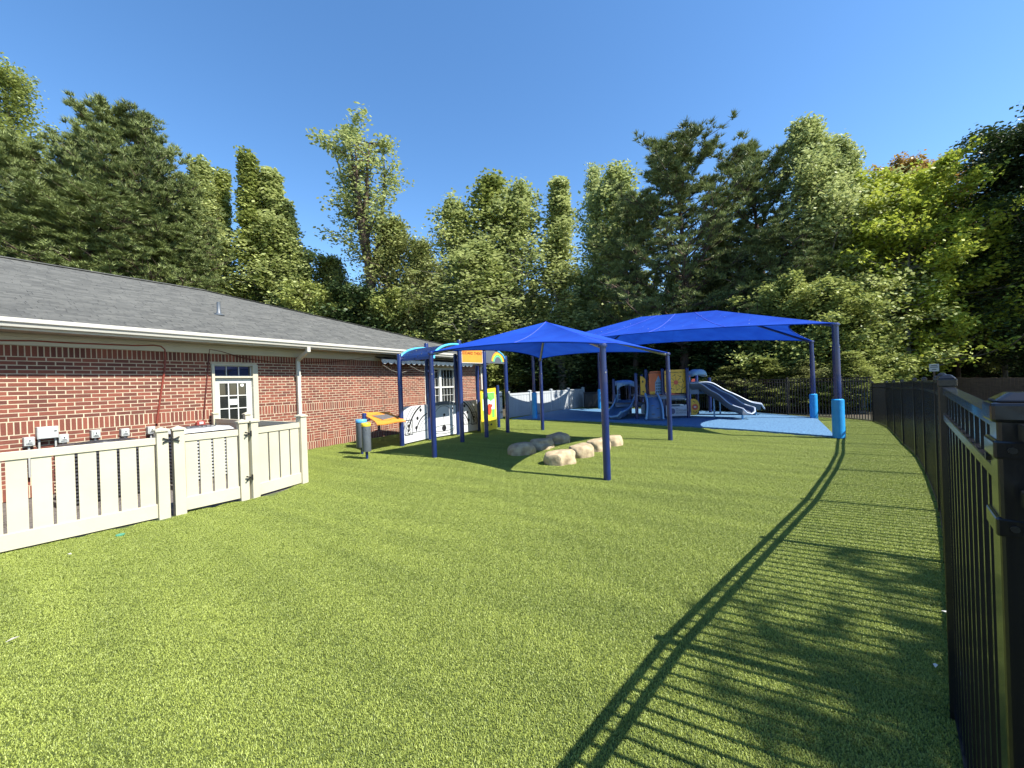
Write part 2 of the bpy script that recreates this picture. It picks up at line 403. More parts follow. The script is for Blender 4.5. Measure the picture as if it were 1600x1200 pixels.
for (a, b, c, d) in fr[300:]:
    pr = .0035+random.uniform(-.001,.0015)
    mb.box(((a+b)/2, -pr/2+.0, (c+d)/2), (b-a+random.uniform(-.004,.002), pr, d-c+random.uniform(-.004,.002)))
# end wall, seen from further right only
zz = 0.0; k = 0
while zz < 2.38:
    y = .02-(k % 2)*.1
    while y < 15.0:
        mb.box((T1+.002, y+BW/2, zz+BH/2), (.03, BW, BH)); y += BW+JT
    zz += BH+JT; k += 1
tag(mb.build('brick', M['brick'], bld), kind='stuff')
# mortar bed: pieces butt round the door and the window
mw = MB(); TH = .22
def slab(a, b, c, d): mw.box(((a+b)/2, TH/2, (c+d)/2), (b-a, TH, d-c))
slab(T0, DOOR[0], 0, 2.44); slab(DOOR[0], DOOR[1], DZ, 2.44); slab(DOOR[1], WIN[0], 0, 2.44)
slab(WIN[0], WIN[1], 0, WZ[0]); slab(WIN[0], WIN[1], WZ[1], 2.44); slab(WIN[1], T1, 0, 2.44)
mw.box((T1-TH/2, 7.5+TH/2, 1.22), (TH, 15-TH, 2.44)); mw.box(((T0+T1)/2, 15+TH/2, 1.22), (T1-T0, TH, 2.44)); mw.box((T0+TH/2-.3, 7.6, 1.22), (TH, 15, 2.44))
mw.build('wall', M['mortar'], bld)
mi = MB(); mi.box(((T0+T1)/2, 3.2, 1.2), (T1-T0-1, .1, 2.4)); mi.build('inner_wall', M['soffit'], bld)
# frieze, soffit boards, fascia, gutter
OV = .52
mf = MB(); mf.box(((T0+T1)/2, -.012, 2.535), (T1-T0, .05, .19)); mf.box(((T0+T1)/2, -.045, 2.60), (T1-T0, .03, .05)); mf.build('frieze_board', M['trim'], bld, bevel=.004)
x = T0
while x < T1+OV:
    s_ = MB(); s_.box((x+.145, -OV/2-.01, 2.635), (.284, OV-.06, .014)); s_.build('soffit_board', M['soffit'], bld); x += .29
mfa = MB(); mfa.box(((T0+T1)/2+OV/2, -OV+.012, 2.705), (T1-T0+OV, .024, .17)); mfa.build('fascia', M['gutter'], bld)
g = MB()
prof = [(-.005,0),(-.005,.125),(-.012,.125),(-.012,.02),(-.075,.02),(-.088,.055),(-.112,.075),(-.112,.118),(-.128,.128),(-.128,.098),(-.124,.066),(-.10,.045),(-.086,0)]
vs = []
for X in (T0, T1+OV): vs += [Vector((X, -OV+a, 2.66+b)) for a, b in prof]
m_ = len(prof); g.add(vs, [(k_, (k_+1) % m_, m_+(k_+1) % m_, m_+k_) for k_ in range(m_)]+[tuple(range(m_)), tuple(range(m_, 2*m_))[::-1]])
g.build('gutter', M['gutter'], bld)
# roof body
SL = 1/3; EZ = 2.795; EY = -OV-.07; RY = 7.55; RZ = EZ+SL*(RY-EY)
XR = T1+OV+.05; hipx = XR-(RY-EY)
rf = MB()
A = [(T0-1, EY, EZ-.03), (XR, EY, EZ-.03), (XR, 2*RY-EY, EZ-.03), (T0-1, 2*RY-EY, EZ-.03), (T0-1, RY, RZ-.03), (hipx, RY, RZ-.03)]
rf.add(A, [(0,1,5,4),(1,2,5),(2,3,4,5),(0,4,3),(0,3,2,1)])
roof = rf.build('roof', M['shingle'], bld)
# shingles, course by course on the slope that shows
sl_len = math.hypot(RY-EY, RZ-EZ); EX = .142; courses = int(sl_len/EX)
sang = math.atan(SL); srot = Euler((sang+.035, 0, 0)).to_matrix()
tabs = []
for c_ in range(courses):
    s0 = c_*EX; yy = EY+s0*math.cos(sang); zz = EZ+s0*math.sin(sang)
    x = T0+random.uniform(-.3,0); xe = XR-(yy-EY)
    while x < xe:
        wd = random.choice((.14,.2,.26,.32)); x2 = min(x+wd, xe)
        if x2-x > .02: tabs.append((x, x2, yy, zz, random.choice((.004,.008,.013))))
        x += wd
def tscore(q):
    p = W0+U*((q[0]+q[1])/2)+N_IN*q[2]
    if (q[0]+q[1])/2 < wall_t(-40): return 1e9
    return p.xy.length-(q[1]-q[0])*4
tabs.sort(key=tscore)
usm = bpy.data.meshes.new('shingle'); usm.from_pydata([tuple(q) for q in ub.v], [], ub.f); usm.materials.append(M['shingle'])
for q in tabs[:300]:
    m = Matrix.Translation(((q[0]+q[1])/2, q[2]+.075, q[3]+.022)) @ srot.to_4x4() @ Matrix.Diagonal((q[1]-q[0]-.004, .165, q[4], 1))
    link_copy(usm, 'shingle', roof, m)
ms = MB()
for q in tabs[300:]:
    ms.box(((q[0]+q[1])/2, q[2]+.075, q[3]+.022), (q[1]-q[0]-.004, .165, q[4]), srot)
x = T0
while x < hipx:                          # ridge caps
    ms.box((x+.12, RY-.07, RZ+.012), (.236,.16,.014), Euler((sang,0,.0)).to_matrix()); ms.box((x+.12, RY+.07, RZ+.012), (.236,.16,.014), Euler((-sang,0,.0)).to_matrix()); x += .24
hd = Vector((XR-hipx, EY-RY, EZ-RZ)); nh = int(hd.length/.2)
for i in range(nh):
    p = Vector((hipx, RY, RZ+.02))+hd*((i+.5)/nh); ms.bar(p-hd.normalized()*.11, p+hd.normalized()*.11, .2, .012)
tag(ms.build('shingle', M['shingle'], roof), kind='stuff')
# vent pipe on the roof
vt = wall_t(342, -2.2); vy = 2.6
vz = EZ+SL*(vy-EY)
vt = None
for yy in np.arange(0.2, 6, .02):       # slope point that the photograph shows at 342, 492
    q = P(342, 492, 1.0); tt = wall_t(342, -yy, 492); pp = W0+N_IN*yy+U*tt
    if P(342, 492, pp.y).z <= EZ+SL*(yy-EY): vt = tt; vy = yy; break
vz = EZ+SL*(vy-EY)
v = MB(); v.lathe((vt, vy, vz-.02), [(.13,0),(.13,.02),(.06,.05),(.05,.10),(.042,.11),(.042,.36)], 14); v.build('vent_pipe', M['drum'], bld, smooth=True)
# door
def lites(mbf, mg, x0, x1, z0, z1, nx, nz, y, bw, name_parent):
    for i in range(nx):
        for j in range(nz):
            a = x0+(x1-x0)*i/nx; b = x0+(x1-x0)*(i+1)/nx; c = z0+(z1-z0)*j/nz; d = z0+(z1-z0)*(j+1)/nz
            p = MB(); p.box(((a+b)/2, y+.012, (c+d)/2), (b-a-.002, .006, d-c-.002)); p.build('pane', M['glass'], name_parent)
    for i in range(nx+1):
        a = x0+(x1-x0)*i/nx; mbf.box((a, y, (z0+z1)/2), (bw, .022, z1-z0+bw))
    for j in range(nz+1):
        c = z0+(z1-z0)*j/nz
        for i in range(nx):
            a = x0+(x1-x0)*i/nx+bw/2; b = x0+(x1-x0)*(i+1)/nx-bw/2; mbf.box(((a+b)/2, y-.001, c), (b-a, .020, bw))
d0, d1 = DOOR; FW = .055
df = MB(); df.box((d0+FW/2, .02, DZ/2), (FW, .14, DZ)); df.box((d1-FW/2-.03, .02, DZ/2), (FW+.06, .14, DZ)); df.box(((d0+d1)/2-.03, .02, DZ-.015), (d1-d0-2*FW-.06, .14, .03)); df.box(((d0+d1)/2-.03, .02, 1.925), (d1-d0-2*FW-.06, .12, .04))
dframe = df.build('door_frame', M['trim'], bld, bevel=.004)
x0, x1 = d0+FW+.004, d1-FW-.064
dl = MB(); dw = x1-x0
gl0, gl1 = x0+.10*dw/.8, x1-.11*dw/.8; gz0, gz1 = .93, 1.80
dl.box(((x0+gl0)/2, .045, .95), (gl0-x0, .045, 1.90)); dl.box(((x1+gl1)/2, .045, .95), (x1-gl1, .045, 1.90))
dl.box(((gl0+gl1)/2, .045, (gz1+1.90)/2), (gl1-gl0, .045, 1.90-gz1)); dl.box(((gl0+gl1)/2, .045, gz0/2), (gl1-gl0, .045, gz0))
door = dl.build('door', M['white'], bld)
mu = MB(); lites(mu, None, gl0, gl1, gz0, gz1, 3, 3, .035, .022, door); mu.build('muntin', M['white'], door)
st = MB(); cx_, cz_ = gl0+(gl1-gl0)*.84, gz1-.055
st.prism([(.04*math.cos(a*math.pi/10), .04*math.sin(a*math.pi/10)) for a in range(20)], (cx_, .040, cz_), (1,0,0), (0,0,1), .002); st.build('sticker', M['white'], door, label='round white sticker')
pa = MB(); pa.box(((gl0+gl1)/2, .038, (gz0+gz1)/2+.0), ((gl1-gl0)/3-.03, .002, .13)); pa.build('paper_notice', M['paper'], door)
hn = MB(); hn.tube([(x0+.06, .0, 1.0), (x0+.06, -.05, 1.0), (x0+.15,-.05,1.0)], .012, 8); hn.build('handle', M['frame'], door)
tr_ = MB(); lites(tr_, None, d0+FW+.01, d1-FW-.07, 1.952, DZ-.038, 3, 1, .04, .016, dframe); tr_.build('muntin', M['vinyl_shaded'], dframe)
# window: two sashes side by side
w0_, w1_ = WIN; wfm = MB()
for a, wd in ((w0_+.03, .06), (w1_-.03, .06), ((w0_+w1_)/2, .13)): wfm.box((a, .06, (WZ[0]+WZ[1])/2), (wd, .1, WZ[1]-WZ[0]))
for c in (WZ[0]+.03, WZ[1]-.03): wfm.box(((w0_+w1_)/2, .058, c), (w1_-w0_-.12, .1, .06))
win = wfm.build('window', M['white'], bld)
for (a, b) in ((w0_+.06, (w0_+w1_)/2-.065), ((w0_+w1_)/2+.065, w1_-.06)):
    zm = (WZ[0]+WZ[1])/2-.05
    s_ = MB(); s_.box(((a+b)/2, .05, zm), (b-a, .05, .05)); lites(s_, None, a, b, WZ[0]+.06, zm-.025, 4, 2, .07, .014, win); lites(s_, None, a, b, zm+.025, WZ[1]-.06, 4, 2, .07, .014, win); s_.build('sash', M['white'], win)
# downspouts
def downspout(tg, tw, name='downspout'):
    s_ = MB(); zt = 2.66
    s_.box((tg, -OV-.045, zt-.04), (.085,.085,.17)); s_.bar((tg, -OV-.03, zt-.11), (tw, -.07, zt-.30), .075, .085); s_.box((tw, -.07, (zt-.28)/2+.05), (.085, .075, zt-.28-.1))
    for h in (.9, 1.95): s_.box((tw, -.06, h), (.13, .10, .03))
    s_.build(name, M['gutter'], bld, bevel=.006)
downspout(wall_t(480, OV, 560), wall_t(464))
downspout(T1-.1, T1-.22)
# scalloped awning over the window
aw = thing('awning', 'dark striped awning with pale scalloped edge over the window', 'awning', W0, WANG)
a0, a1 = wall_t(596, .33, 560), wall_t(738, .33, 560); n = 19; sw = (a1-a0)/n
for i in range(n):
    xa = a0+i*sw; s_ = MB()
    s_.prism([(0,0),(sw,0),(sw,.40),(0,.40)], (xa, -.33, 2.47), (1,0,0), (0,.36,.13), .004)
    s_.build('stripe_panel', M['stripe'] if i % 2 else M['stripe_grey'], aw)
    s_ = MB(); s_.prism([(0,.13),(0,.07)]+arc((sw/2,.07), sw/2-.002, 180, 360, 10, .085)[1:-1]+[(sw-.002,.07),(sw-.002,.13)], (xa, -.333, 2.345), (1,0,0), (0,0,1), .004)
    s_.build('scallop', M['canvas'], aw)
s_ = MB(); s_.tube([(a0,-.325,2.472),(a1,-.325,2.472)], .012, 6); s_.tube([(a0,-.325,2.472),(a0,-.01,2.58)], .012, 6); s_.tube([(a1,-.325,2.472),(a1,-.01,2.58)], .012, 6); s_.build('frame', M['box_dark'], aw)
# cable runs and boxes on the wall
def wp(px, py, o=.03):
    t = wall_t(px, o, py); return Vector((t, -o, wall_z(px, py, o)))
def cable(name, label, pts, r, m, cat='cable'):
    o = MB(); o.tube(pts, r, 6); ob = o.build(name, m, None, smooth=True); ob.location = W0; ob.rotation_euler = (0,0,WANG); return tag(ob, label, cat)
c1 = cable('cable', 'red brown cable clipped along the frieze and slanting down the brick wall', [wp(-60,529), wp(0,532), wp(50,532.5), wp(110,536), wp(162,538), wp(210,540), wp(240,539.5), wp(251,541), wp(257,546), wp(258.5,553), wp(257,580), wp(250,625), wp(245,662)], .017, M['redcable'])
c2 = cable('cable', 'thin dark cable hanging down the bricks just left of the door', [wp(395,562), wp(372,557), wp(345,549), wp(327,546), wp(326,560), wp(323,600), wp(318,655)], .012, M['darkcable'])
c3 = cable('cable', 'thin dark cable crossing above the door towards the awning', [wp(396,562), wp(430,566), wp(460,567), wp(520,566), wp(560,560), wp(580,558), wp(586,556)], .009, M['darkcable'])
for i, (a, b, c) in enumerate([((598,570),(625,583),(655,570)), ((640,571),(668,582),(705,575)), ((700,572),(712,577),(730,572))]):
    cable('wire', ['sagging pale wire under the left end of the awning','sagging pale wire under the awning beside the tall posts','short sagging wire under the right end of the awning'][i], [wp(*a,.3), wp((a[0]+b[0])/2,(a[1]+b[1])/2+2,.25), wp(*b,.2), wp((c[0]+b[0])/2,(c[1]+b[1])/2+2,.12), wp(*c,.05)], .005, M['wire'], 'wire')
def disconnect(px, py, wpx, label, big=False):
    p = wp(px, py, .1); wd, h = (.235,.20) if big else (.115,.14)
    th = thing('utility_box' if big else 'electrical_box', label, 'utility box' if big else 'electrical box', W0+U*p.x+Vector((0,0,p.z-h/2)), WANG, None if big else 'electrical boxes on the wall above the picket fence')
    b = MB(); b.box((0,-.06,h/2), (wd,.10,h)); b.build('casing', M['box'], th, bevel=.008)
    b = MB()
    if big: b.box((.0,-.114,h/2), (wd-.02,.012,h-.02)); b.build('lid', M['box_light'], th, bevel=.006); b = MB(); b.box((wd*.33,-.122,h*.62), (.03,.01,.012)); b.build('latch', M['ink'], th)
    else:
        b.box((0,-.115,h*.52), (wd*.62,.014,h*.62)); b.build('cover', M['box_light'], th, bevel=.005)
        b = MB(); b.box((0,-.125,h*.62), (.012,.012,.02)); b.box((0,-.123,h*.36), (.05,.008,.008)); b.build('latch', M['ink'], th)
    b = MB()
    for dx in ((-.09,.09) if big else (0,)): b.tube([(dx,-.06,0),(dx,-.06,-.30 if big else -.5)], .014, 8)
    b.build('conduit', M['box'], th, smooth=True)
for q in [(46,690,20,'leftmost small grey electrical box on the brick wall'),(100,685,17,'small grey electrical box just right of the large utility box'),(150,678,16,'third small electrical box from the left on the brick wall'),(196,675.5,16,'fourth small electrical box from the left on the brick wall'),(237,672,15,'rightmost small electrical box beside the slanting red cable')]: disconnect(*q)
disconnect(75,676,33,'large pale grey utility box on the wall among smaller boxes', True)
rbp = wp(315,660,.12); o = thing('red_box', 'small red box on the wall left of the white door', 'box', W0+U*rbp.x+Vector((0,0,rbp.z-.06))-N_IN*.02, WANG)
b = MB(); b.prism([(-.08,0),(.08,0),(.072,.07),(.04,.10),(-.025,.105),(-.07,.065)], (0,.0,0), (1,0,0), (0,0,1), .09); b.build('casing', M['dullred'], o, bevel=.008)
b = MB(); b.box((.0,-.094,.05), (.07,.006,.05)); b.build('label_plate', M['white'], o)

# air conditioners inside the picket enclosure
def condenser(x, y, label, h, s_, m):
    t = thing('air_conditioner', label, 'air conditioner', (x, y, -.012), WANG, 'air conditioners in the fenced enclosure')
    b = MB(); b.box((0,0,.04), (s_+.1,s_+.1,.08)); b.build('base_pad', M['gravel'], t)
    for k in range(14):
        b = MB(); zc = .13+k*(h-.2)/14
        for sx, sy, dx, dy in ((0,-s_/2,s_,.02),(0,s_/2,s_,.02),(-s_/2,0,.02,s_),(s_/2,0,.02,s_)): b.box((sx,sy,zc), (dx,dy,.025))
        b.build('louver', m, t)
    b = MB(); b.box((0,0,h/2), (s_-.06,s_-.06,h-.16)); b.build('coil', M['box_dark'], t)
    b = MB(); b.frus((0,0,h-.06), s_+.04, s_-.08, .06); b.build('top', m, t, bevel=.01)
    b = MB(); rr = s_*.36
    for k in range(5): b.tube([(rr*(k+1)/5*math.cos(a*math.pi/10), rr*(k+1)/5*math.sin(a*math.pi/10), h+.008) for a in range(21)], .004, 4)
    b.build('fan_guard', M['box_dark'], t)
condenser(-5.75, 7.15, 'light grey air conditioner with pale top nearest the door', .98, .86, M['condenser'])
condenser(-6.25, 6.05, 'dark topped air conditioner in the middle of the enclosure', .90, .84, M['box_dark'])
condenser(-6.95, 4.75, 'dark air conditioner at the left end of the enclosure', .90, .84, M['box_dark'])

# ------------------------------------------------------------------ vinyl fences
def post_parts(p, h, wd, par, off, m, rot):
    b = MB(off); b.box(Vector(p)+Vector((0,0,h/2-.02)), (wd,wd,h+.04), rot); po = b.build('post', m, par, bevel=.004)
    b = MB(off); b.box(Vector(p)+Vector((0,0,h+.014)), (wd+.03,wd+.03,.022), rot); b.frus(Vector(p)+Vector((0,0,h+.0255)), wd+.022, .01, .03, rot); b.build('cap', m, po)
def picket_run(par, off, a, b, m, top=1.03, bw=.142, gap=.026, z0=.022, br=.17, tr=.085, th=.022):
    a, b = Vector(a), Vector(b); d = (b-a); L = d.length; u = d.normalized(); rot = u.to_track_quat('X','Z').to_matrix()
    q = MB(off); q.box((a+b)/2+Vector((0,0,top-tr/2)), (L, .05, tr), rot); q.build('rail', m, par, bevel=.003)
    q = MB(off); q.box((a+b)/2+Vector((0,0,z0+br/2)), (L, .05, br), rot); q.build('rail', m, par, bevel=.003)
    n = max(1, round((L-gap)/(bw+gap))); pitch = L/n
    for i in range(n):
        c = a+u*(pitch*(i+.5)); q = MB(off); zc0, zc1 = z0+br-.002, top-tr+.002
        q.box(c+Vector((0,0,(zc0+zc1)/2)), (pitch-gap, th, zc1-zc0), rot); q.build('picket', m, par)
def hinge(par, off, p, rot, nm='hinge'):
    q = MB(off); p = Vector(p)
    for s in (-1,1):
        for dz in (-1,1):
            q.box(p+rot@Vector((s*.045,0,dz*.012)), (.055,.008,.016), rot@Euler((0,-s*dz*.35,0)).to_matrix())
            q.box(p+rot@Vector((s*.075,-.001,dz*.025)), (.018,.010,.018), rot)
    q.tube([p+Vector((0,0,-.04))+rot@Vector((0,-.008,0)), p+Vector((0,0,.04))+rot@Vector((0,-.008,0))], .012, 8)
    q.build(nm, M['iron'], par)
def V3(p): return Vector((p.x, p.y, 0))
A_, B_, C_, D_ = V3(wf_a), V3(wf_b), V3(wf_c), V3(wf_d)
u1 = (A_-C_).normalized(); un = Vector((u1.y, -u1.x, 0))   # towards the lawn
r1 = u1.to_track_quat('X','Z').to_matrix(); PW = .115
gp1 = V3(G(282,803.5)); bp = V3(G(382,781)); bp2 = V3(G(398,777.5)); fp = V3(G(256,809.5)); ep = V3(G(474,755))
f1 = thing('picket_fence', 'cream vinyl picket fence panel running out of the photo at left', 'fence', fp, 0)
E_ = V3(wf_e); post_parts(fp, 1.10, PW, f1, fp, M['vinyl'], r1)
picket_run(f1, fp, fp-(fp-D_).normalized()*PW/2, D_-(fp-D_).normalized()*3.0, M['vinyl'])
gt = thing('picket_gate', 'cream vinyl picket gate with black hinges and latch', 'gate', gp1, 0)
ug = (bp-gp1).normalized(); rg = ug.to_track_quat('X','Z').to_matrix(); ng_ = Vector((ug.y,-ug.x,0))
post_parts(gp1, 1.10, PW, gt, gp1, M['vinyl'], rg); post_parts(bp, 1.12, PW*.95, gt, gp1, M['vinyl'], rg)
picket_run(gt, gp1, gp1+ug*PW/2, bp-ug*PW/2, M['vinyl'], z0=.04)
hinge(gt, gp1, (fp+gp1)/2+ng_*.072+Vector((0,0,.99)), rg, 'latch')
f2 = thing('picket_fence', 'short cream picket panel between the gate and the corner post', 'fence', bp2, 0)
u2 = (ep-bp2).normalized(); r2 = u2.to_track_quat('X','Z').to_matrix()
post_parts(bp2, 1.12, PW*.95, f2, bp2, M['vinyl'], r2); post_parts(ep, 1.12, PW, f2, bp2, M['vinyl'], r2)
picket_run(f2, bp2, bp2+u2*PW/2, ep-u2*PW/2, M['vinyl'])
for h in (.96, .32): hinge(f2, bp2, (bp+bp2)/2+Vector((u2.y,-u2.x,0))*.066+Vector((0,0,h)), r2)
wallpt = W0+U*wall_t(330)-N_IN*.12; mid = ep+(wallpt-ep)*.57
f3 = thing('picket_fence', 'shaded cream picket fence running back from the corner to the brick wall', 'fence', mid, 0)
u3 = (wallpt-ep).normalized(); r3 = u3.to_track_quat('X','Z').to_matrix()
post_parts(mid, 1.13, .1, f3, mid, M['vinyl'], r3); post_parts(wallpt, 1.13, .1, f3, mid, M['vinyl'], r3)
picket_run(f3, mid, ep+u3*PW/2, mid-u3*.05, M['vinyl'], gap=.01); picket_run(f3, mid, mid+u3*.05, wallpt-u3*.05, M['vinyl'], gap=.01)
# far white fence
ff = [G(795,653), G(829,648.5), G(862,643.5), G(889,639.5), G(912,636.5)]; ff = [V3(p) for p in ff]
f4 = thing('vinyl_fence', 'low white vinyl panel fence beyond the play posts with leaf shadows', 'fence', ff[0], 0)
for i, p in enumerate(ff):
    u = (ff[min(i+1,len(ff)-1)]-ff[max(i-1,0)]).normalized(); post_parts(p, 1.17, .12, f4, ff[0], M['vinyl_shaded'], u.to_track_quat('X','Z').to_matrix())
    if i < len(ff)-1:
        u = (ff[i+1]-p).normalized(); picket_run(f4, ff[0], p+u*.06, ff[i+1]-u*.06, M['vinyl_shaded'], top=1.12, bw=.20, gap=.012, br=.16, tr=.10)
g5 = thing('vinyl_gate', 'narrow white vinyl gate beside the building corner', 'gate', V3(G(783,654)), 0)
ga, gb = V3(G(783,654)), V3(G(793,653.3)); ugg = (gb-ga).normalized(); rgg = ugg.to_track_quat('X','Z').to_matrix()
post_parts(ga, 1.17, .12, g5, ga, M['vinyl_shaded'], rgg)
gend = ga-ugg*.9; picket_run(g5, ga, gend, ga-ugg*.06, M['vinyl_shaded'], top=1.1, bw=.2, gap=.012)
hinge(g5, ga, ga+Vector((ugg.y,-ugg.x,0))*.07+Vector((0,0,1.0)), rgg); hinge(g5, ga, ga+Vector((ugg.y,-ugg.x,0))*.07+Vector((0,0,.3)), rgg)
# dark cabinet at the end of the white fence
cb = V3(G(925,637.5)); q = thing('storage_cabinet', 'black storage cabinet at the far end of the white fence', 'cabinet', cb, R(-5))
b = MB(); b.box((0,0,.45), (.85,.6,.84)); b.build('body', M['ink'], q, bevel=.02); b = MB(); b.box((0,0,.895), (.9,.66,.05)); b.build('lid', M['ink'], q, bevel=.015)
for s in (-1,1):
    b = MB(); b.box((s*.21,-.308,.46), (.40,.016,.74)); b.build('door', M['ink'], q, bevel=.004)

# ------------------------------------------------------------------ black picket fences
def cap_parts(p, wd, h, par, off, rot):
    b = MB(off); b.box(Vector(p)+Vector((0,0,(h-.02)/2)), (wd,wd,h-.0), rot); po = b.build('post', M['blackmetal'], par, bevel=.003)
    b = MB(off); c = Vector(p)+Vector((0,0,h-.03)); s = wd*1.16
    b.box(c+Vector((0,0,.014)), (s,s,.034), rot); b.frus(c+Vector((0,0,.0315)), s*.96, s*.42, .018, rot); b.build('cap', M['blackmetal'], po, bevel=.004, )
    return po
rfence = thing('metal_fence', 'black metal picket fence curving along the right edge of the turf', 'fence', (FENCE[0].x, FENCE[0].y, 0), 0)
RF0 = Vector((FENCE[0].x, FENCE[0].y, 0))
def fheight(i): return [1.505,1.50,1.46,1.42,1.39,1.34,1.30,1.26,1.22,1.20][i]
picks = []
def rail_run(par, off, a, b, ha, hb, joined=None, single=True, pw=.019, pitch=.098):
    a, b = Vector(a), Vector(b); u = (b-a).normalized(); L = (b-a).length; rot = u.to_track_quat('X','Z').to_matrix()
    for da, hgt in ((.030,.028),(.145,.028)):
        q = MB(off); q.bar(a+Vector((0,0,ha-da-.014)), b+Vector((0,0,hb-da-.014)), .036, hgt); q.build('rail', M['blackmetal'], par, bevel=.002)
    q = MB(off); q.bar(a+Vector((0,0,.03)), b+Vector((0,0,.03)), .03, .024); q.build('rail', M['blackmetal'], par)
    n = int(L/pitch)
    for i in range(n):
        f = (i+.5)/n; c = a+(b-a)*f; h = ha+(hb-ha)*f
        for z0, z1 in ((.05, .106), (.134, h-.173), (h-.145, h-.058)):
            pass
        if joined is None:
            q = MB(off); q.box(c+Vector((0,0,(.05+h-.058)/2)), (pw, pw, h-.058-.05), rot); q.build('picket', M['blackmetal'], par)
        else: joined.box(c+Vector((0,0,(.05+h-.058)/2)), (pw, pw, h-.058-.05), rot)
pts = [Vector((p.x,p.y,0)) for p in FENCE]
for i, p in enumerate(pts):
    u = (pts[min(i+1,len(pts)-1)]-pts[max(i-1,0)]).normalized(); cap_parts(p, .052, fheight(i), rfence, RF0, u.to_track_quat('X','Z').to_matrix())
    if i < len(pts)-1:
        u = (pts[i+1]-p).normalized(); rail_run(rfence, RF0, p+u*.026, pts[i+1]-u*.026, fheight(i), fheight(i+1))
# near gate with its hinge post
gp = Vector((gate_post.x, gate_post.y, 0))
mg_ = thing('metal_gate', 'black metal gate with glossy cap post nearest the camera at right', 'gate', gp, 0)
u = (pts[0]-gp).normalized(); rot = u.to_track_quat('X','Z').to_matrix(); gn = Vector((-u.y,u.x,0))
q = MB(gp); q.box(gp+Vector((0,0,.735)), (.078,.078,1.47), rot); q.build('post', M['blackmetal'], mg_, bevel=.006)
q = MB(gp); q.box(gp+Vector((0,0,1.468)), (.094,.094,.036), rot); q.frus(gp+Vector((0,0,1.487)), .088, .046, .016, rot); q.build('cap', M['blackmetal'], mg_, bevel=.006)
q = MB(gp); gs = gp+u*.075
q.box(gs+Vector((0,0,.755)), (.045,.045,1.37), rot); q.build('gate_stile', M['blackmetal'], mg_, bevel=.003)
rail_run(mg_, gp, gs+u*.023, pts[0]-u*.03, 1.475, 1.50)
for h in (1.40, 1.26, .2):
    q = MB(gp); q.box(gp+u*.012+Vector((0,0,h)), (.105,.088,.034), rot); q.build('hinge_strap', M['blackmetal'], mg_, bevel=.004)
    q = MB(gp); c = gp-u*.038+gn*.022+Vector((0,0,h)); q.tube([c, c-u*.006], .006, 8); q.build('bolt', M['iron'], mg_)
q = MB(gp); c = gp+u*.052+gn*.03+Vector((0,0,1.375)); q.tube([c, c+gn*.014], .008, 8); q.build('bumper', M['iron'], mg_)
# it goes on behind the camera
bf0 = gp-u*.05; bf1 = gp-u*3.6
bfence = thing('metal_fence', 'black metal picket fence carrying on behind the gate post beside the camera', 'fence', bf1, 0)
jb = MB(bf1); 
cap_parts(bf1, .052, 1.50, bfence, bf1, rot); cap_parts(gp-u*1.85, .052, 1.50, bfence, bf1, rot)
rail_run(bfence, bf1, bf1+u*.03, gp-u*1.88, 1.5, 1.5, jb); rail_run(bfence, bf1, gp-u*1.82, gp-u*.06, 1.5, 1.48, jb)
tag(jb.build('picket', M['blackmetal'], bfence), kind='stuff')
# back fence
bk = [Vector((FENCE[-1].x, FENCE[-1].y, 0))]+[Vector((b.x,b.y,0)) for b in back]
bkf = thing('metal_fence', 'black metal picket fence across the back between playground and trees', 'fence', bk[1], 0)
jb = MB(bk[1])
for i in range(len(bk)-1):
    a, b2 = bk[i], bk[i+1]; L = (b2-a).length; n = max(1, round(L/1.83)); u = (b2-a).normalized(); rr = u.to_track_quat('X','Z').to_matrix()
    for k in range(n):
        p0 = a+u*(L*k/n); p1 = a+u*(L*(k+1)/n)
        if k or i: cap_parts(p0, .052, 1.42, bkf, bk[1], rr)
        rail_run(bkf, bk[1], p0+u*.027, p1-u*.027, 1.41, 1.41, jb, pitch=.10)
cap_parts(bk[-1], .052, 1.42, bkf, bk[1], rr)
tag(jb.build('picket', M['blackmetal'], bkf), kind='stuff')

# ------------------------------------------------------------------ shade canopies
def canopy_panel(ca, cb, ra, rb_, cen, d, lift=.0, nu=24, nv=10, sag=.06):
    ca, cb, ra, rb_, cen = map(Vector, (ca, cb, ra, rb_, cen)); vs = []
    mid = (ca+cb)/2; inw = (cen-mid); inw.z = 0; e = (cb-ca); e.z = 0; inw = inw-e*inw.dot(e)/e.length_squared; inw.normalize()
    slope = ((ra+rb_)/2-mid); sh = slope.xy.length; rise = slope.z/max(sh,.01)
    for j in range(nv+1):
        v_ = j/nv
        for i in range(nu+1):
            u_ = i/nu; k = 4*u_*(1-u_)
            bo = ca.lerp(cb, u_)+inw*d*k+Vector((0,0,d*k*rise+lift*k)); to = ra.lerp(rb_, u_)
            p = bo.lerp(to, v_); p.z -= sag*k*math.sin(math.pi*v_)
            vs.append(p)
    fs = [(j*(nu+1)+i, j*(nu+1)+i+1, (j+1)*(nu+1)+i+1, (j+1)*(nu+1)+i) for j in range(nv) for i in range(nu)]
    edge = vs[:nu+1]
    us = (nu//4, nu//2, 3*nu//4) if (ra-rb_).length > .1 else (nu//2,)
    return vs, fs, edge, [[vs[j*(nu+1)+q] for j in range(nv+1)] for q in us]
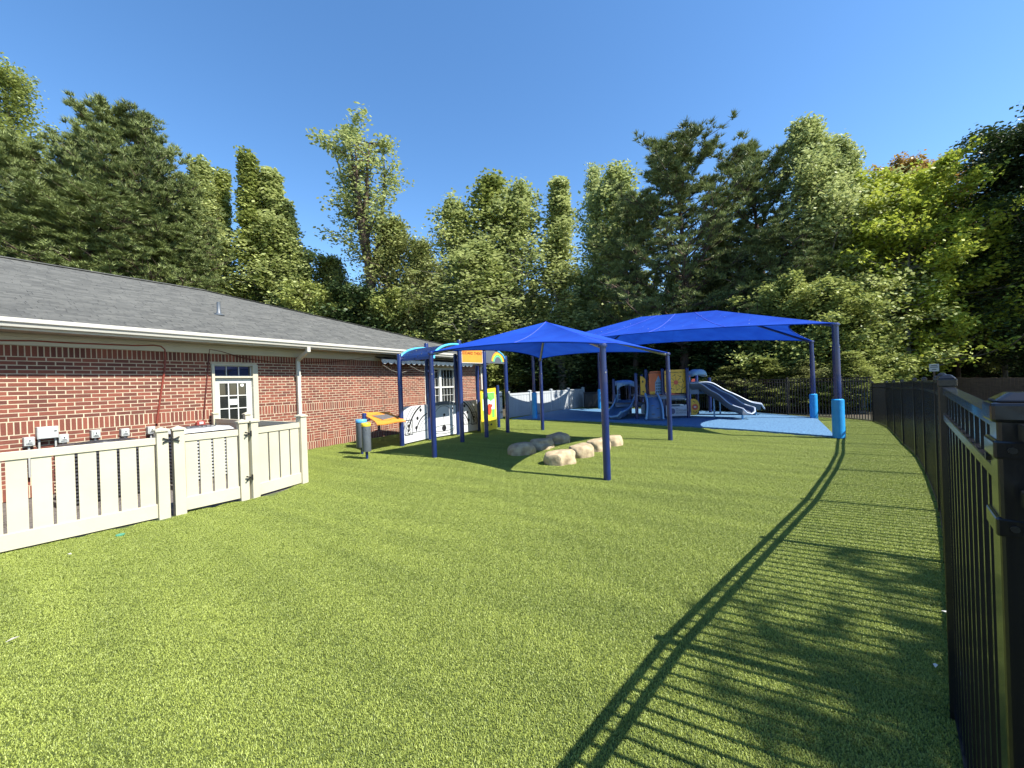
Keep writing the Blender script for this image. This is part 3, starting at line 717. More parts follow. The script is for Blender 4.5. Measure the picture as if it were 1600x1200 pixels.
def canopy(th, off, C4, ridge, ds, sags=.08, rm='frame'):
    """C4 corners in order, ridge (Ra, Rb): Ra belongs to the end between C4[3],C4[0]; Rb between C4[1],C4[2]"""
    cen = sum(C4, Vector())/4; Ra, Rb = ridge
    specs = [(C4[0],C4[1],Ra,Rb,ds[0]), (C4[1],C4[2],Rb,Rb,ds[1]), (C4[2],C4[3],Rb,Ra,ds[2]), (C4[3],C4[0],Ra,Ra,ds[3])]
    seam = MB(off); hem = MB(off)
    for k, (a, b, c, d, dd) in enumerate(specs):
        vs, fs, ed, mid = canopy_panel(a, b, c, d, cen, dd, sag=sags)
        q = MB(off); q.add(vs, fs); q.build('fabric_panel', M['fabric'], th, smooth=True)
        hem.tube(ed, .014, 6)
        [seam.tube([p+Vector((0,0,.006)) for p in mm], .006, 4) for mm in mid]
    hem.build('hem', M['fabric'], th, smooth=True); seam.build('seam', M['seam'], th)
    for c in C4:
        r_ = Ra if (c-Ra).length < (c-Rb).length else Rb
        q = MB(off); q.tube([c+Vector((0,0,-.05)), r_+Vector((0,0,-.07))], .038, 10); q.build('rafter', M[rm], th, smooth=True)
    if (Ra-Rb).length > .1:
        q = MB(off); q.tube([Ra+Vector((0,0,-.07)), Rb+Vector((0,0,-.07))], .038, 10); q.build('ridge_pole', M[rm], th, smooth=True)
def column(th, off, base, top, r, padh=0):
    b = V3(base); q = MB(off); q.tube([b, b+Vector((0,0,top*.82))], r, 18); q.tube([b+Vector((0,0,top*.82)), b+Vector((0,0,top-.01))], r*.86, 18)
    q.lathe(b, [(r*1.03, top*.82-.004),(r*1.03,top*.82+.006)], 18)
    po = q.build('post', M['navy'], th, smooth=True)
    q = MB(off); q.lathe(b, [(r*1.25, top-.02), (r*1.25, top+.01), (r*.9, top+.035)], 14); q.build('bracket', M['navy'], po)
    q = MB(off); q.tube([b+Vector((0,0,top*.8))+Vector((.3,-.9,0)).normalized()*(r*.97), b+Vector((0,0,top*.8))+Vector((.3,-.9,0)).normalized()*(r*1.12)], .014, 8); q.build('bolt', M['frame'], po)
    if padh:
        q = MB(off); q.lathe(b, [(r*1.25,.0),(r*1.62,.02),(r*1.62,padh-.02),(r*1.25,padh)], 20); q.build('foam_pad', M['pad'], th, smooth=True)
def topz(base, px, py): return P(px, py, base.y).z
sF, sR, sB, sL = G(949,750), G(1047.5,688), G(848,672), G(679,715)
hF, hR, hB, hL = topz(sF,942,540), topz(sR,1045,553), topz(sB,846,562), topz(sL,674,552)
off = V3((sF+sR+sB+sL)/4)
sc1 = thing('shade_canopy', 'small square blue shade canopy on four navy posts over the boulders', 'shade canopy', off)
for b_, h_ in ((sF,hF),(sR,hR),(sB,hB),(sL,hL)): column(sc1, off, b_, h_, .057)
C4 = [Vector((b_.x,b_.y,h_+.03)) for b_, h_ in ((sF,hF),(sR,hR),(sB,hB),(sL,hL))]
pk = P(853,503,9.35); canopy(sc1, off, C4, (pk,pk), (.34,.34,.34,.34), .07)
bF, bR, bL, bB = G(1311,685), G(1272,655), G(836,655), G(938,639.5)
hF, hR, hL, hB = topz(bF,1305,507), topz(bR,1268,534), topz(bL,831,542), topz(bB,934,549)
off = V3((bF+bR+bB+bL)/4)
sc2 = thing('shade_canopy', 'large long blue shade canopy with padded posts over the play structure', 'shade canopy', off)
for b_, h_, ph in ((bF,hF,.93),(bR,hR,.86),(bL,hL,1.15),(bB,hB,1.1)): column(sc2, off, b_, h_, .075 if b_ is bF else .07, ph)
C4 = [Vector((b_.x,b_.y,h_+.03)) for b_, h_ in ((bL,hL),(bF,hF),(bR,hR),(bB,hB))]
Rr_ = P(1119,485,13.6); Rl_ = P(1002,495,16.4); canopy(sc2, off, C4, (Rl_,Rr_), (.55,.75,.55,.75), .10, 'navy')

rd = random.Random(4); lb = MB(); cenb = sum(C4, Vector())/4
fro = [o for o in sc2.children if o.name.startswith('fabric_panel')][0].data
for k in range(32):
    vtx = fro.vertices[rd.randrange(30, len(fro.vertices)-30)].co+off+Vector((rd.uniform(-.1,.1),rd.uniform(-.1,.1),.02)); lb.box(vtx, (rd.uniform(.012,.024),rd.uniform(.012,.024),.005), Euler((0,0,rd.uniform(0,3))).to_matrix())
tag(lb.build('leaf_litter', M['canvas'], None), 'scattered pale leaf bits lying on the large blue canopy', 'leaf litter', kind='stuff')
# ------------------------------------------------------------------ boulders
def boulder(px, py, wpx, hpx, label, seed):
    g_ = G(px, py); z = g_.y; wd = 1.13*wpx/FPX*z; h = hpx/FPX*z*.9
    rs = random.Random(seed); n, m = 44, 22; vs = []; planes = []
    for k in range(7):
        a = k*.9+rs.uniform(-.3,.3); pd = Vector((math.cos(a), math.sin(a), rs.uniform(.0,.45))).normalized(); planes.append((pd, (wd*.5*math.hypot(pd.x,pd.y*.8)+h*.8*pd.z)*rs.uniform(.92,1.06)))
    planes.append((Vector((rs.uniform(-.15,.15),rs.uniform(-.15,.15),1)).normalized(), h*.90))
    from mathutils import noise
    for j in range(m+1):
        ph = math.pi/2*(j/m)*1.0
        for i in range(n):
            a = 2*math.pi*i/n; ca, sa = math.cos(a), math.sin(a)
            e = .72; X = math.copysign(abs(ca)**e, ca); Y = math.copysign(abs(sa)**e, sa)
            rr = math.cos(ph)**.5; zz = math.sin(ph)**.62
            p = Vector((X*rr*wd/2*(1.0), Y*rr*wd*.40, zz*h))
            nz = noise.noise(p*3.2+Vector((seed*3.1,seed,0)))*.13*wd+noise.noise(p*8+Vector((seed,0,seed)))*.05*wd-abs(noise.noise(p*5+Vector((0,seed,0))))*.07*wd
            p += Vector((X*rr, Y*rr, zz*.4))*nz; 
            for pd, po in planes:                    # hewn faces
                ex = p.dot(pd)-po
                if ex > 0: p -= pd*ex*.85
            vs.append(p)
    fs = [(j*n+i, j*n+(i+1) % n, (j+1)*n+(i+1) % n, (j+1)*n+i) for j in range(m) for i in range(n)]
    q = MB(); q.add([p-Vector((0,0,.02)) for p in vs], fs); o = q.build('boulder', M['rock'], None, smooth=True)
    o.location = (g_.x, g_.y+wd*.34, 0); o.rotation_euler = (0,0,R(rs.uniform(20,60)))
    tag(o, label, 'boulder', 'boulders on the turf under the small canopy')
boulder(879,727,48,27,'frontmost sunlit tan boulder, left of the front canopy post',1)
boulder(911,716,40,25,'second sunlit tan boulder, just behind the frontmost one',2)
boulder(938,706,36,24,'sunlit tan boulder mostly hidden behind the front canopy post',3)
boulder(960,697,30,20,'farthest sunlit tan boulder, right of the front canopy post',4)
boulder(815,712,42,23,'leftmost boulder, half in canopy shade',5)
boulder(847,703,38,21,'middle one of the three shaded boulders',6)
boulder(873,694,34,20,'rearmost of the three shaded boulders',7)

# ------------------------------------------------------------------ music corner and theatre
def dpost(th, off, b, h, r=.05, name='post', m=None):
    q = MB(off); b = V3(b); q.lathe(b, [(r,0),(r,h-.03),(r*.85,h-.008),(r*.5,h)], 16); return q.build(name, m or M['navy'], th, smooth=True)
dq = G(570,712); dr = thing('drum_set', 'two charcoal outdoor drums with blue and yellow tops on short posts', 'drum', V3(dq))
for (px, py, r_, cm, ht, hb) in ((566,709.5,.125,'cyan',.83,.17),(573.5,717,.098,'yellow',.80,.17)):
    b_ = V3(G(px,py)); dpost(dr, V3(dq), b_, .4, .03)
    q = MB(V3(dq)); q.lathe(b_, [(r_*.97,hb),(r_,hb+.01),(r_,ht-.07)], 24); dd = q.build('drum', M['drum'], dr, smooth=True)
    q = MB(V3(dq)); q.lathe(b_, [(r_*1.03,ht-.075),(r_*1.05,ht-.07),(r_*1.05,ht-.01),(r_*.98,ht)], 24); q.build('drum_head', M[cm], dd, smooth=True, label='%s drum top' % ('blue' if cm == 'cyan' else 'yellow'))
    q = MB(V3(dq)); q.lathe(b_+Vector((.35,-.93,0))*r_*.99+Vector((0,0,ht-.14)), [(.012,0),(.012,.02)], 8); q.build('bolt', M['frame'], dd)
cs = [P(567,645,10.7), P(609,639.5,11.1), P(634,659,10.3), P(589,664.5,9.6)]
mo = V3((cs[0]+cs[2])/2); mr_ = thing('play_xylophone', 'orange slanted outdoor xylophone table with rows of grey keys', 'xylophone', mo)
e1 = (cs[2]-cs[3]); e2 = (cs[0]-cs[3]); nn = e1.cross(e2).normalized()
L1, L2 = e1.length, e2.length; ux = e1.normalized(); uy = nn.cross(ux)
def loc2(p): d = p-cs[3]; return (d.dot(ux), d.dot(uy))
poly = [loc2(p) for p in (cs[3],cs[2],cs[1],cs[0])]
pc = (sum(p[0] for p in poly)/4, sum(p[1] for p in poly)/4)
wavy = []
for i in range(4):
    a, b_ = poly[i], poly[(i+1) % 4]
    for k in range(8):
        f = k/8; s_ = math.sin(f*math.pi*2)*.035; dx, dy = b_[0]-a[0], b_[1]-a[1]; L = math.hypot(dx,dy)
        wavy.append((a[0]+dx*f+dy/L*s_, a[1]+dy*f-dx/L*s_))
q = MB(mo); q.prism(wavy, cs[3], ux, uy, .022); q.build('tabletop', M['orange'], mr_)
nk = 15
for i in range(nk):
    f = -.27+.54*i/(nk-1); kl = .26-.12*abs(i/(nk-1))
    c = Vector(pc)+Vector(((poly[1][0]-poly[0][0])*f*.9, (poly[1][1]-poly[0][1])*f*.9))
    q = MB(mo); q.prism([(c.x-.014,c.y-kl),(c.x+.014,c.y-kl),(c.x+.014,c.y+.2),(c.x-.014,c.y+.2)], cs[3]+nn*.024, ux, uy, .012); q.build('key', M['frame'], mr_)
q = MB(mo)
for s_, rr in ((1,.9),(-1,.8)):
    line_art(q, [(pc[0]+(poly[1][0]-poly[0][0])*t*.42, pc[1]+s_*(.36*rr)+.05*math.sin(t*5)) for t in np.linspace(-1,1,14)], .012, cs[3]+nn*.0225, ux, uy, .002)
q.build('printed_line', M['ink'], mr_)
pl = V3(P(571,700,10.35)); dpost(mr_, mo, pl, .93, .06); pl2 = V3(P(628,690,10.75)); dpost(mr_, mo, pl2, 1.0, .055)
q = MB(mo); q.tube([pl+Vector((0,0,.7)), V3((cs[0]+cs[3])/2)+Vector((0,0,(cs[0].z+cs[3].z)/2-.02))], .025, 8); q.tube([pl2+Vector((0,0,.72)), V3((cs[1]+cs[2])/2)+Vector((0,0,(cs[1].z+cs[2].z)/2-.02))], .025, 8); q.build('bracket', M['navy'], mr_)

tA, tB, tD, tG = G(628.5,697), G(671,687), G(715.5,679.5), G(748.5,673.5)
tC, tE, tF = G(722.5,691), G(760.5,683.5), G(793.5,676)
to = V3((tA+tF)/2); ts = thing('play_theatre', 'outdoor play theatre with navy posts, white stage panels and orange sign', 'play structure', to)
for b_, px, py in ((tA,624,553),(tB,670,536),(tD,710,553),(tC,718.5,531),(tE,757,549),(tF,790,556),(tG,745,571)): dpost(ts, to, b_, topz(b_,px,py), .062)
def face(a, b):  # panel frame from post a to post b; normal towards the lawn
    a, b = V3(a), V3(b); u = (b-a).normalized(); return a, b, u, Vector((u.y,-u.x,0))
def stage_panel(a, b, h0, h1, m, gap=.07, th=.025, arch=None):
    a, b, u, n_o = face(a, b); L = (b-a).length-2*gap; o = a+u*gap
    poly = [(0,h0),(L,h0),(L,h1)]
    if arch: poly += arc((L/2, h1), L/2, 0, 180, 14, arch)[1:-1]
    poly += [(0,h1)]
    q = MB(to); q.prism(poly, o-n_o*th/2, u, (0,0,1), th); ob = q.build('stage_panel', m, ts)
    return ob, o+n_o*(th/2), u, n_o, L
def art(parent, lines, dots, o, u, off, wd=.022):
    q = MB(off)
    for ln in lines: line_art(q, ln[0], ln[1] if len(ln) > 1 else wd, o, u, (0,0,1), .003)
    for (x, y, r) in dots: q.prism([(x+r*math.cos(a*math.pi/8), y+r*math.sin(a*math.pi/8)) for a in range(16)], o, u, (0,0,1), .003)
    q.build('line_drawing', M['ink'], parent)
def clipc(pts, L, z0, z1): return [p for p in pts if -.001 <= p[0] <= L+.001 and z0 <= p[1] <= z1]
def side_art(ob, o, u, L, h1, mirror):
    fx = (lambda p: (L-p[0], p[1])) if mirror else (lambda p: p)
    lines = []
    for r_, wd in ((1.08,.014),(.98,.014),(.90,.05),(.60,.035),(.50,.012),(.40,.012)):
        c = (L+.12, .18); pts_ = clipc(arc(c, r_*L/.95, 95, 180, 26, r_*1.02), L, .30, h1-.02)
        if len(pts_) > 2: lines.append(([fx(p) for p in pts_], wd))
    lines.append(([fx((0.02,.30)), fx((L,.30))], .014))
    x0, x1, z0, z1 = .05, .33*L/1.0+.02, .26, .66
    lines += [([fx(a), fx(b)], .022) for a, b in (((x0,z0),(x1,z0)),((x1,z0),(x1,z1)),((x1,z1),(x0,z1)),((x0,z1),(x0,z0)))]
    cx = (x0+x1)/2; rr = (x1-x0)*.36
    lines += [([fx(p) for p in arc((cx,.50), rr, 0, 360, 16)], .016), ([fx(p) for p in arc((cx,.335), rr*.5, 0, 360, 12)], .014)]
    dots = [(*fx((cx,.50)), rr*.42), (*fx((L*.50,.42)), .05), (*fx((L*.56,.68)), .05), (*fx((L*.70,.90)), .05)]
    lines = [l for l in lines if l]; art(ob, [(l[0][::-1] if mirror else l[0], l[1]) for l in lines], dots, o, u, to)
ob, o_, u_, n_o, L = stage_panel(tA, tB, .05, 1.04, M['panelwhite']); side_art(ob, o_, u_, L, 1.04, False)
ob, o_, u_, n_o, L = stage_panel(tD, tG, .05, 1.06, M['panelwhite']); side_art(ob, o_, u_, L, 1.06, True)
ob, o_, u_, n_o, L = stage_panel(tB, tD, .05, .98, M['panelwhite'], arch=.12)
art(ob, [(arc((L/2,.34), L*.47, 20, 160, 22, .62), .012), (arc((L/2,.28), L*.42, 0, 360, 30, .09), .014), (arc((L/2,.24), L*.42, 180, 360, 20, .13), .014), ([(L/2,.27),(L/2,.66)], .016)],
    [(L/2,.28,.09),(L/2+.02,.68,.045),(L*.14,.86,.03),(L*.86,.86,.03),(L*.3,1.0,.03),(L*.7,1.0,.03)], o_, u_, to)
q = MB(to); a_, b_, u_, n_o = face(tB, tD); Lx = (b_-a_).length-.14
pp = arc((Lx/2,.98), Lx/2, 0, 180, 14, .12); pin = arc((Lx/2,.96), Lx/2-.02, 0, 180, 14, .03)
q.prism(pp+pin[::-1], a_+u_*.07+n_o*.016, u_, (0,0,1), .03); q.build('arch', M['drum'], ts)
# barrel roof: two curved perforated ends with light blue arches and a flat middle
def arch_pts(lo, hi, zl, zh, n=10):
    lo, hi = V3(lo), V3(hi); res = []
    for i in range(n+1):
        a = math.pi/2*i/n; f = 1-math.cos(a); g_ = math.sin(a)
        res.append(lo.lerp(hi, f)+Vector((0,0,zl+(zh-zl)*g_)))
    return res
Xp = V3(tA)+(V3(tC)-V3(tB)); zl, zh = 2.25, 2.68
arL = arch_pts(tA, tB, zl, zh); arL2 = arch_pts(Xp, tC, zl, zh)
arR = arch_pts(tG, tD, zl, zh); arR2 = arch_pts(tF, tE, zl, zh)
for ar in (arL, arL2, arR, arR2):
    q = MB(to); q.tube(ar, .033, 10); q.build('roof_arch', M['lightblue'], ts, smooth=True)
def perf(rowA, rowB, mk, nm='roof_panel'):
    q = MB(to); nu = 14; n = len(rowA)-1
    for j in range(n):
        for i in range(nu):
            a, b_ = rowA[j].lerp(rowB[j], i/nu), rowA[j].lerp(rowB[j], (i+1)/nu); c, d = rowA[j+1].lerp(rowB[j+1], (i+1)/nu), rowA[j+1].lerp(rowB[j+1], i/nu)
            if (i*7+j*5) % 6 == 0 and 0 < i < nu-1:   # an open hole: ring of four pieces
                m0, m1, m2, m3 = [(x*.45+(a+b_+c+d)/4*.55) for x in (a,b_,c,d)]
                q.add([a,b_,c,d,m0,m1,m2,m3], [(0,1,5,4),(1,2,6,5),(2,3,7,6),(3,0,4,7)])
            else: q.add([a,b_,c,d], [(0,1,2,3)])
    o = q.build(nm, mk, ts); sd = o.modifiers.new('thick','SOLIDIFY'); sd.thickness = .006; return o
perf(arL, arL2, M['navy']); perf(arR, arR2, M['navy'])
mA = [arL[-1].lerp(arR[-1], i/8) for i in range(9)]; mB_ = [arL2[-1].lerp(arR2[-1], i/8) for i in range(9)]
perf(mA, mB_, M['navy'])
for ra, rb_ in ((mA[0],mA[-1]),(mB_[0],mB_[-1])):
    q = MB(to); q.tube([ra, rb_], .03, 8); q.build('roof_beam', M['lightblue'], ts, smooth=True)
# orange sign between two front posts
a_, b_, u_, n_o = face(tC, tE); L = (b_-a_).length-.15; so_ = a_+u_*.075
q = MB(to); q.prism([(0,2.18),(L,2.18),(L,2.60),(0,2.60)], so_-n_o*.01, u_, (0,0,1), .02); sg = q.build('sign_board', M['orange'], ts)
q = MB(to)
for l_ in (((0,2.19),(L,2.19)),((0,2.59),(L,2.59)),((.008,2.19),(.008,2.59)),((L-.008,2.19),(L-.008,2.59))): line_art(q, list(l_), .014, so_+n_o*.0105, u_, (0,0,1), .003)
q.build('border', M['panelwhite'], sg)
text_obj('GODDARD THEATRE', .118, so_+n_o*.013+u_*(L/2)+Vector((0,0,2.46)), u_, (0,0,1), M['brown_ink'], sg, off=to)
# rainbow panel at the right end of the roof
a_, b_, u_, n_o = face(tE, tF); L = (b_-a_).length
q = MB(to); q.prism([(0.08,2.2)]+[(L-.07,2.2)]+[(L*.9,2.36),(L*.7,2.50),(L*.45,2.60),(.08,2.66)], a_-n_o*.008, u_, (0,0,1), .016); rp = q.build('rainbow_panel', M['drum'], ts)
for r0, mk in ((.34,'orange'),(.30,'yellow'),(.26,'green'),(.22,'teal')):
    q = MB(to); line_art(q, arc((L*.62,2.2), r0, 12, 168, 14), .04, a_+n_o*.0085, u_, (0,0,1), .003); q.build('rainbow_band', M[mk], rp)
# yellow play panel on its own posts
ya, yb = V3(G(752.5,677.5)), V3(G(776,671)); hy = 1.42
yo = V3(yb); yp = thing('activity_board', 'tall yellow framed play panel printed in green, white and red beside the theatre', 'play panel', yo)
hp = G(779.5,668); dpost(yp, yo, hp, topz(hp,778,602), .055)
a_, b_, u_, n_o = face(ya, yb); L = (b_-a_).length
def yprism(poly, dz, th, mk, nm): q = MB(yo); q.prism(poly, a_+n_o*dz, u_, (0,0,1), th); return q.build(nm, M[mk], yp)
yprism([(0,.03),(L,.03),(L,hy+.02),(0,hy-.02)], -.012, .024, 'yellow', 'panel')
yprism([(.12,.72),(L-.12,.72),(L-.12,hy-.12),(.12,hy-.14)], .0125, .003, 'skyprint', 'printed_scene')
yprism([(.12,1.12),(.25,1.02),(.45,1.10),(.7,1.0),(L-.14,1.08),(L-.14,hy-.13),(.12,hy-.145)], .0158, .003, 'green', 'printed_leaves')
yprism([(.14,.45),(.34,.45),(.34,.72),(.14,.72)], .0125, .004, 'green', 'printed_field'); yprism([(L-.34,.45),(L-.14,.45),(L-.14,.72),(L-.34,.72)], .0125, .004, 'green', 'printed_field')
yprism(arc((L*.52,.74), .15, 0, 360, 18, .19)[:-1], .019, .006, 'red', 'red_shape')
yprism(arc((L*.62,.85), .11, 0, 360, 14, .05)[:-1], .0255, .006, 'red', 'red_shape')
q = MB(yo)
for l_ in (arc((L*.42,1.0), .07, 30, 330, 14, .16),): line_art(q, l_, .018, a_+n_o*.0195, u_, (0,0,1), .003)
for x_ in (.40,.62): q.prism(arc((L*x_,.22), .07, 0, 360, 12, .035)[:-1], a_+n_o*.0125, u_, (0,0,1), .004)
q.build('printed_line', M['ink'], yp)

# ------------------------------------------------------------------ play structure
pso = V3(G(1045,652)); ps = thing('play_structure', 'play structure with navy posts, yellow and orange panels, climber and three slides', 'play structure', pso)
def pt(px, z): p = P(px, 640, z); return Vector((p.x, z, 0))
def pp_(px, z, topy): b = pt(px, z); dpost(ps, pso, b, P(px, topy, z).z, .062)
for a in ((960,16.6,592),(995,15.2,583),(1011,15.9,577),(1037,15.3,576),(1075.5,15.0,575),(985,17.8,600),(1004,17.6,585),(1040,17.2,580),(1078,17.0,580),(1090,16.6,583),(1110,17.0,590),(968,17.9,597)): pp_(*a)
def fpanel(px0, px1, y0, y1, z, mk, nm, th=.03, outline=None, label=None):
    """panel square to the path: px0..px1, bottom y0, top y1 at depth z"""
    a, b = P(px0, (y0+y1)/2, z), P(px1, (y0+y1)/2, z); zb, zt = P((px0+px1)/2, y0, z).z, P((px0+px1)/2, y1, z).z
    W_, H_ = b.x-a.x, zt-zb; c = .06
    poly = outline(W_, H_) if outline else [(c,0),(W_-c,0),(W_,c),(W_,H_-c),(W_-c,H_),(c,H_),(0,H_-c),(0,c)]
    o = Vector((a.x, z, zb)); q = MB(pso); q.prism(poly, o+Vector((0,th/2,0)), (1,0,0), (0,0,1), th); ob = q.build(nm, M[mk], ps, bevel=.006, label=label)
    return ob, o+Vector((0,-th/2-.001,0)), W_, H_
UX = Vector((1,0,0)); UZ = Vector((0,0,1))
def art2(par, mk, o, items, nm='printed_line'):
    q = MB(pso)
    for it in items:
        if it[0] == 'l': line_art(q, it[1], it[2], o, UX, UZ, .003)
        else: q.prism(it[1], o, UX, UZ, .003)
    q.build(nm, M[mk], par)
# decks
for (x0, x1, z0, z1, h) in ((1011,1075,15.1,17.1,.93),(962,1008,16.2,17.8,.62),(1077,1108,15.2,17.0,1.08)):
    a, b = pt(x0, z0), pt(x1, z0); q = MB(pso); q.box(((a.x+b.x)/2, (z0+z1)/2, h-.03), (b.x-a.x, z1-z0, .06)); q.build('deck', M['slide_dark'], ps)
    q = MB(pso); q.box(((a.x+b.x)/2, z0+.02, h-.11), (b.x-a.x, .04, .10)); q.build('deck_skirt', M['slide'], ps)
ob, o_, W_, H_ = fpanel(1014, 1034.5, 618, 580, 15.45, 'redorange', 'tower_panel', label='burnt orange panel with a printed tower')
text_obj('BUSY TOWER', .085, o_+Vector((W_/2, -.004, H_-.07)), UX, UZ, M['ink'], ob, off=pso)
art2(ob, 'slide_light', o_+Vector((0,-.003,0)), [('p', [(W_*.45,.05),(W_*.95,.05),(W_*.95,H_*.55),(W_*.80,H_*.70),(W_*.72,H_*.82),(W_*.62,H_*.70),(W_*.45,H_*.52)])], 'printed_tower')
art2(ob, 'ink', o_+Vector((0,-.0065,0)), [('p', [(W_*x_,H_*y_),(W_*(x_+.1),H_*(y_+.02)),(W_*(x_+.1),H_*(y_+.05)),(W_*x_,H_*(y_+.05))]) for x_ in (.5,.64,.78) for y_ in (.12,.24,.36,.48)], 'printed_window')
art2(ob, 'amber', o_+Vector((0,-.003,0)), [('p', [(.02,.02),(W_*.42,.02),(W_*.42,.16),(.02,.16)])], 'printed_band')
ob, o_, W_, H_ = fpanel(1038.5, 1073, 614, 577.5, 15.1, 'amber', 'wheel_panel', label='amber panel with a printed wheel')
text_obj('SOMETHING TO TELL', .075, o_+Vector((W_*.56, -.004, H_-.11)), UX, UZ, M['ink'], ob, off=pso)
cw, ch = W_*.5, H_*.45
items = []
for k in range(8):
    a = 2*math.pi*k/8; items.append(('l', [(cw+.09*math.cos(a), ch+.09*math.sin(a)), (cw+.24*math.cos(a), ch+.24*math.sin(a))], .012))
    items.append(('l', arc((cw,ch), .27, math.degrees(a)+8, math.degrees(a)+30, 5), .014)); items.append(('p', arc((cw+.29*math.cos(a+.1), ch+.29*math.sin(a+.1)), .022, 0, 360, 8)[:-1]))
items += [('l', [(W_-.22,.0),(W_-.22,.12),(W_-.02,.26)], .02), ('l', [(.0,H_-.15),(.05,H_-.2)], .015), ('l', [(.0,H_*.3),(.07,H_*.34)], .015)]
art2(ob, 'ink', o_+Vector((0,-.003,0)), items)
art2(ob, 'red', o_+Vector((0,-.003,0)), [('p', arc((cw,ch), .085, 0, 360, 18)[:-1])], 'printed_hub')
ob, o_, W_, H_ = fpanel(1000.5, 1009, 617.5, 588, 15.6, 'amber', 'side_panel', outline=lambda W_,H_: [(.02,0),(W_,0),(W_*.96,H_*.3),(W_*.85,H_*.5),(W_,H_*.7),(W_*.95,H_*.85),(W_*.4,H_),(0,H_),(0,.05)], label='narrow wavy amber panel')
art2(ob, 'ink', o_+Vector((0,-.003,0)), [('p', arc((W_*.45,H_*.72), .03, 0, 360, 10, .05)[:-1]), ('p', arc((W_*.5,H_*.18), .04, 0, 360, 10, .03)[:-1])])
ob, o_, W_, H_ = fpanel(1040.5, 1073, 650, 632.5, 14.9, 'greyplastic', 'logo_panel', outline=lambda W_,H_: [(0,0),(W_,0),(W_,H_),(W_*.92,H_),(W_*.85,H_*.86),(W_*.12,H_*.86),(0,H_)], label='grey low panel with printed name')
text_obj('THE', .05, o_+Vector((W_*.47, -.004, H_*.66)), UX, UZ, M['slide_dark'], ob, off=pso, align='LEFT')
text_obj('GODDARD', .095, o_+Vector((W_*.47, -.004, H_*.49)), UX, UZ, M['slide_dark'], ob, off=pso, align='LEFT')
text_obj('SCHOOL', .095, o_+Vector((W_*.47, -.004, H_*.28)), UX, UZ, M['slide_dark'], ob, off=pso, align='LEFT')
art2(ob, 'navy', o_+Vector((0,-.003,0)), [('p', arc((W_*.32,H_*.44), .09, 0, 360, 16, .11)[:-1])], 'emblem')
ob, o_, W_, H_ = fpanel(1002, 1012, 647, 632, 16.0, 'greyplastic', 'low_panel')
art2(ob, 'teal', o_+Vector((0,-.003,0)), [('p', [(W_*.4,.05),(W_*.9,.05),(W_*.9,H_*.5),(W_*.6,H_*.6)])], 'printed_patch')
ob, o_, W_, H_ = fpanel(1079.5, 1093, 648.5, 623, 15.1, 'amber', 'round_panel', outline=lambda W_,H_: [(0,0),(W_*.55,0)]+arc((W_*.35,H_*.5), W_*.65, -70, 80, 12, H_*.5)+[(0,H_)], label='amber half round panel with red dial')
art2(ob, 'red', o_+Vector((0,-.003,0)), [('p', arc((W_*.45,H_*.5), .115, 0, 360, 18)[:-1])], 'printed_hub')
art2(ob, 'panelwhite', o_+Vector((0,-.0065,0)), [('p', arc((W_*.45,H_*.5), .05, 0, 360, 12, .03)[:-1])], 'printed_mark')
art2(ob, 'ink', o_+Vector((0,-.003,0)), [('p', arc((W_*x_,H_*y_), .022, 0, 360, 8)[:-1]) for x_, y_ in ((.3,.85),(.42,.8),(.3,.2),(.45,.14),(.6,.2))])
# climber between deck and ground
ct = P(1008,618,15.35); ce = P(1026,618,15.35); cb0 = pt(1010.5,14.55); cb1 = pt(1036,14.35)
q = MB(pso); NV = 10; vsl = []
for j in range(NV+1):
    f = j/NV; bulge = Vector((0,-.16*math.sin(math.pi*f),.08*math.sin(math.pi*f)))
    vsl += [Vector((ct.x,ct.y,ct.z)).lerp(cb0+Vector((0,0,.05)), f)+bulge, Vector((ce.x,ce.y,ce.z)).lerp(cb1+Vector((0,0,.05)), f)+bulge]
q.add(vsl, [(2*j,2*j+1,2*j+3,2*j+2) for j in range(NV)]); o = q.build('climbing_wall', M['slide'], ps, smooth=True); sd = o.modifiers.new('thick','SOLIDIFY'); sd.thickness = .05
for s_, col_ in ((0,'slide_light'),(1,'slide_light')):
    q = MB(pso); path = [vsl[2*j+s_] for j in range(NV+1)]
    prof_ = [(-.03,-.03),(.03,-.03),(.03,.12),(-.03,.12)]; q.sweep(path, prof_); q.build('climber_side', M[col_], ps, bevel=.01)
q = MB(pso)
for k, (f, s_) in enumerate(((.15,.3),(.32,.6),(.5,.35),(.66,.7),(.82,.35),(.2,.75),(.9,.72))):
    j = int(f*NV); p = vsl[2*j].lerp(vsl[2*j+1], s_)+Vector((0,-.05,0)); q.box(p, (.12,.06,.035))
q.build('foot_hold', M['slide_dark'], ps)
q = MB(pso); cvl = [vsl[2*j].lerp(vsl[2*j+1], .62+.3*(j/NV)) + Vector((0,-.028,0)) for j in range(NV+1)]; cvr = [vsl[2*j].lerp(vsl[2*j+1], .38+.5*(j/NV)) + Vector((0,-.028,0)) for j in range(NV+1)]
vv = []
for a, b in zip(cvr, cvl): vv += [a, b]
q.add(vv, [(2*j,2*j+1,2*j+3,2*j+2) for j in range(NV)]); q.build('printed_stripe', M['navy'], ps)
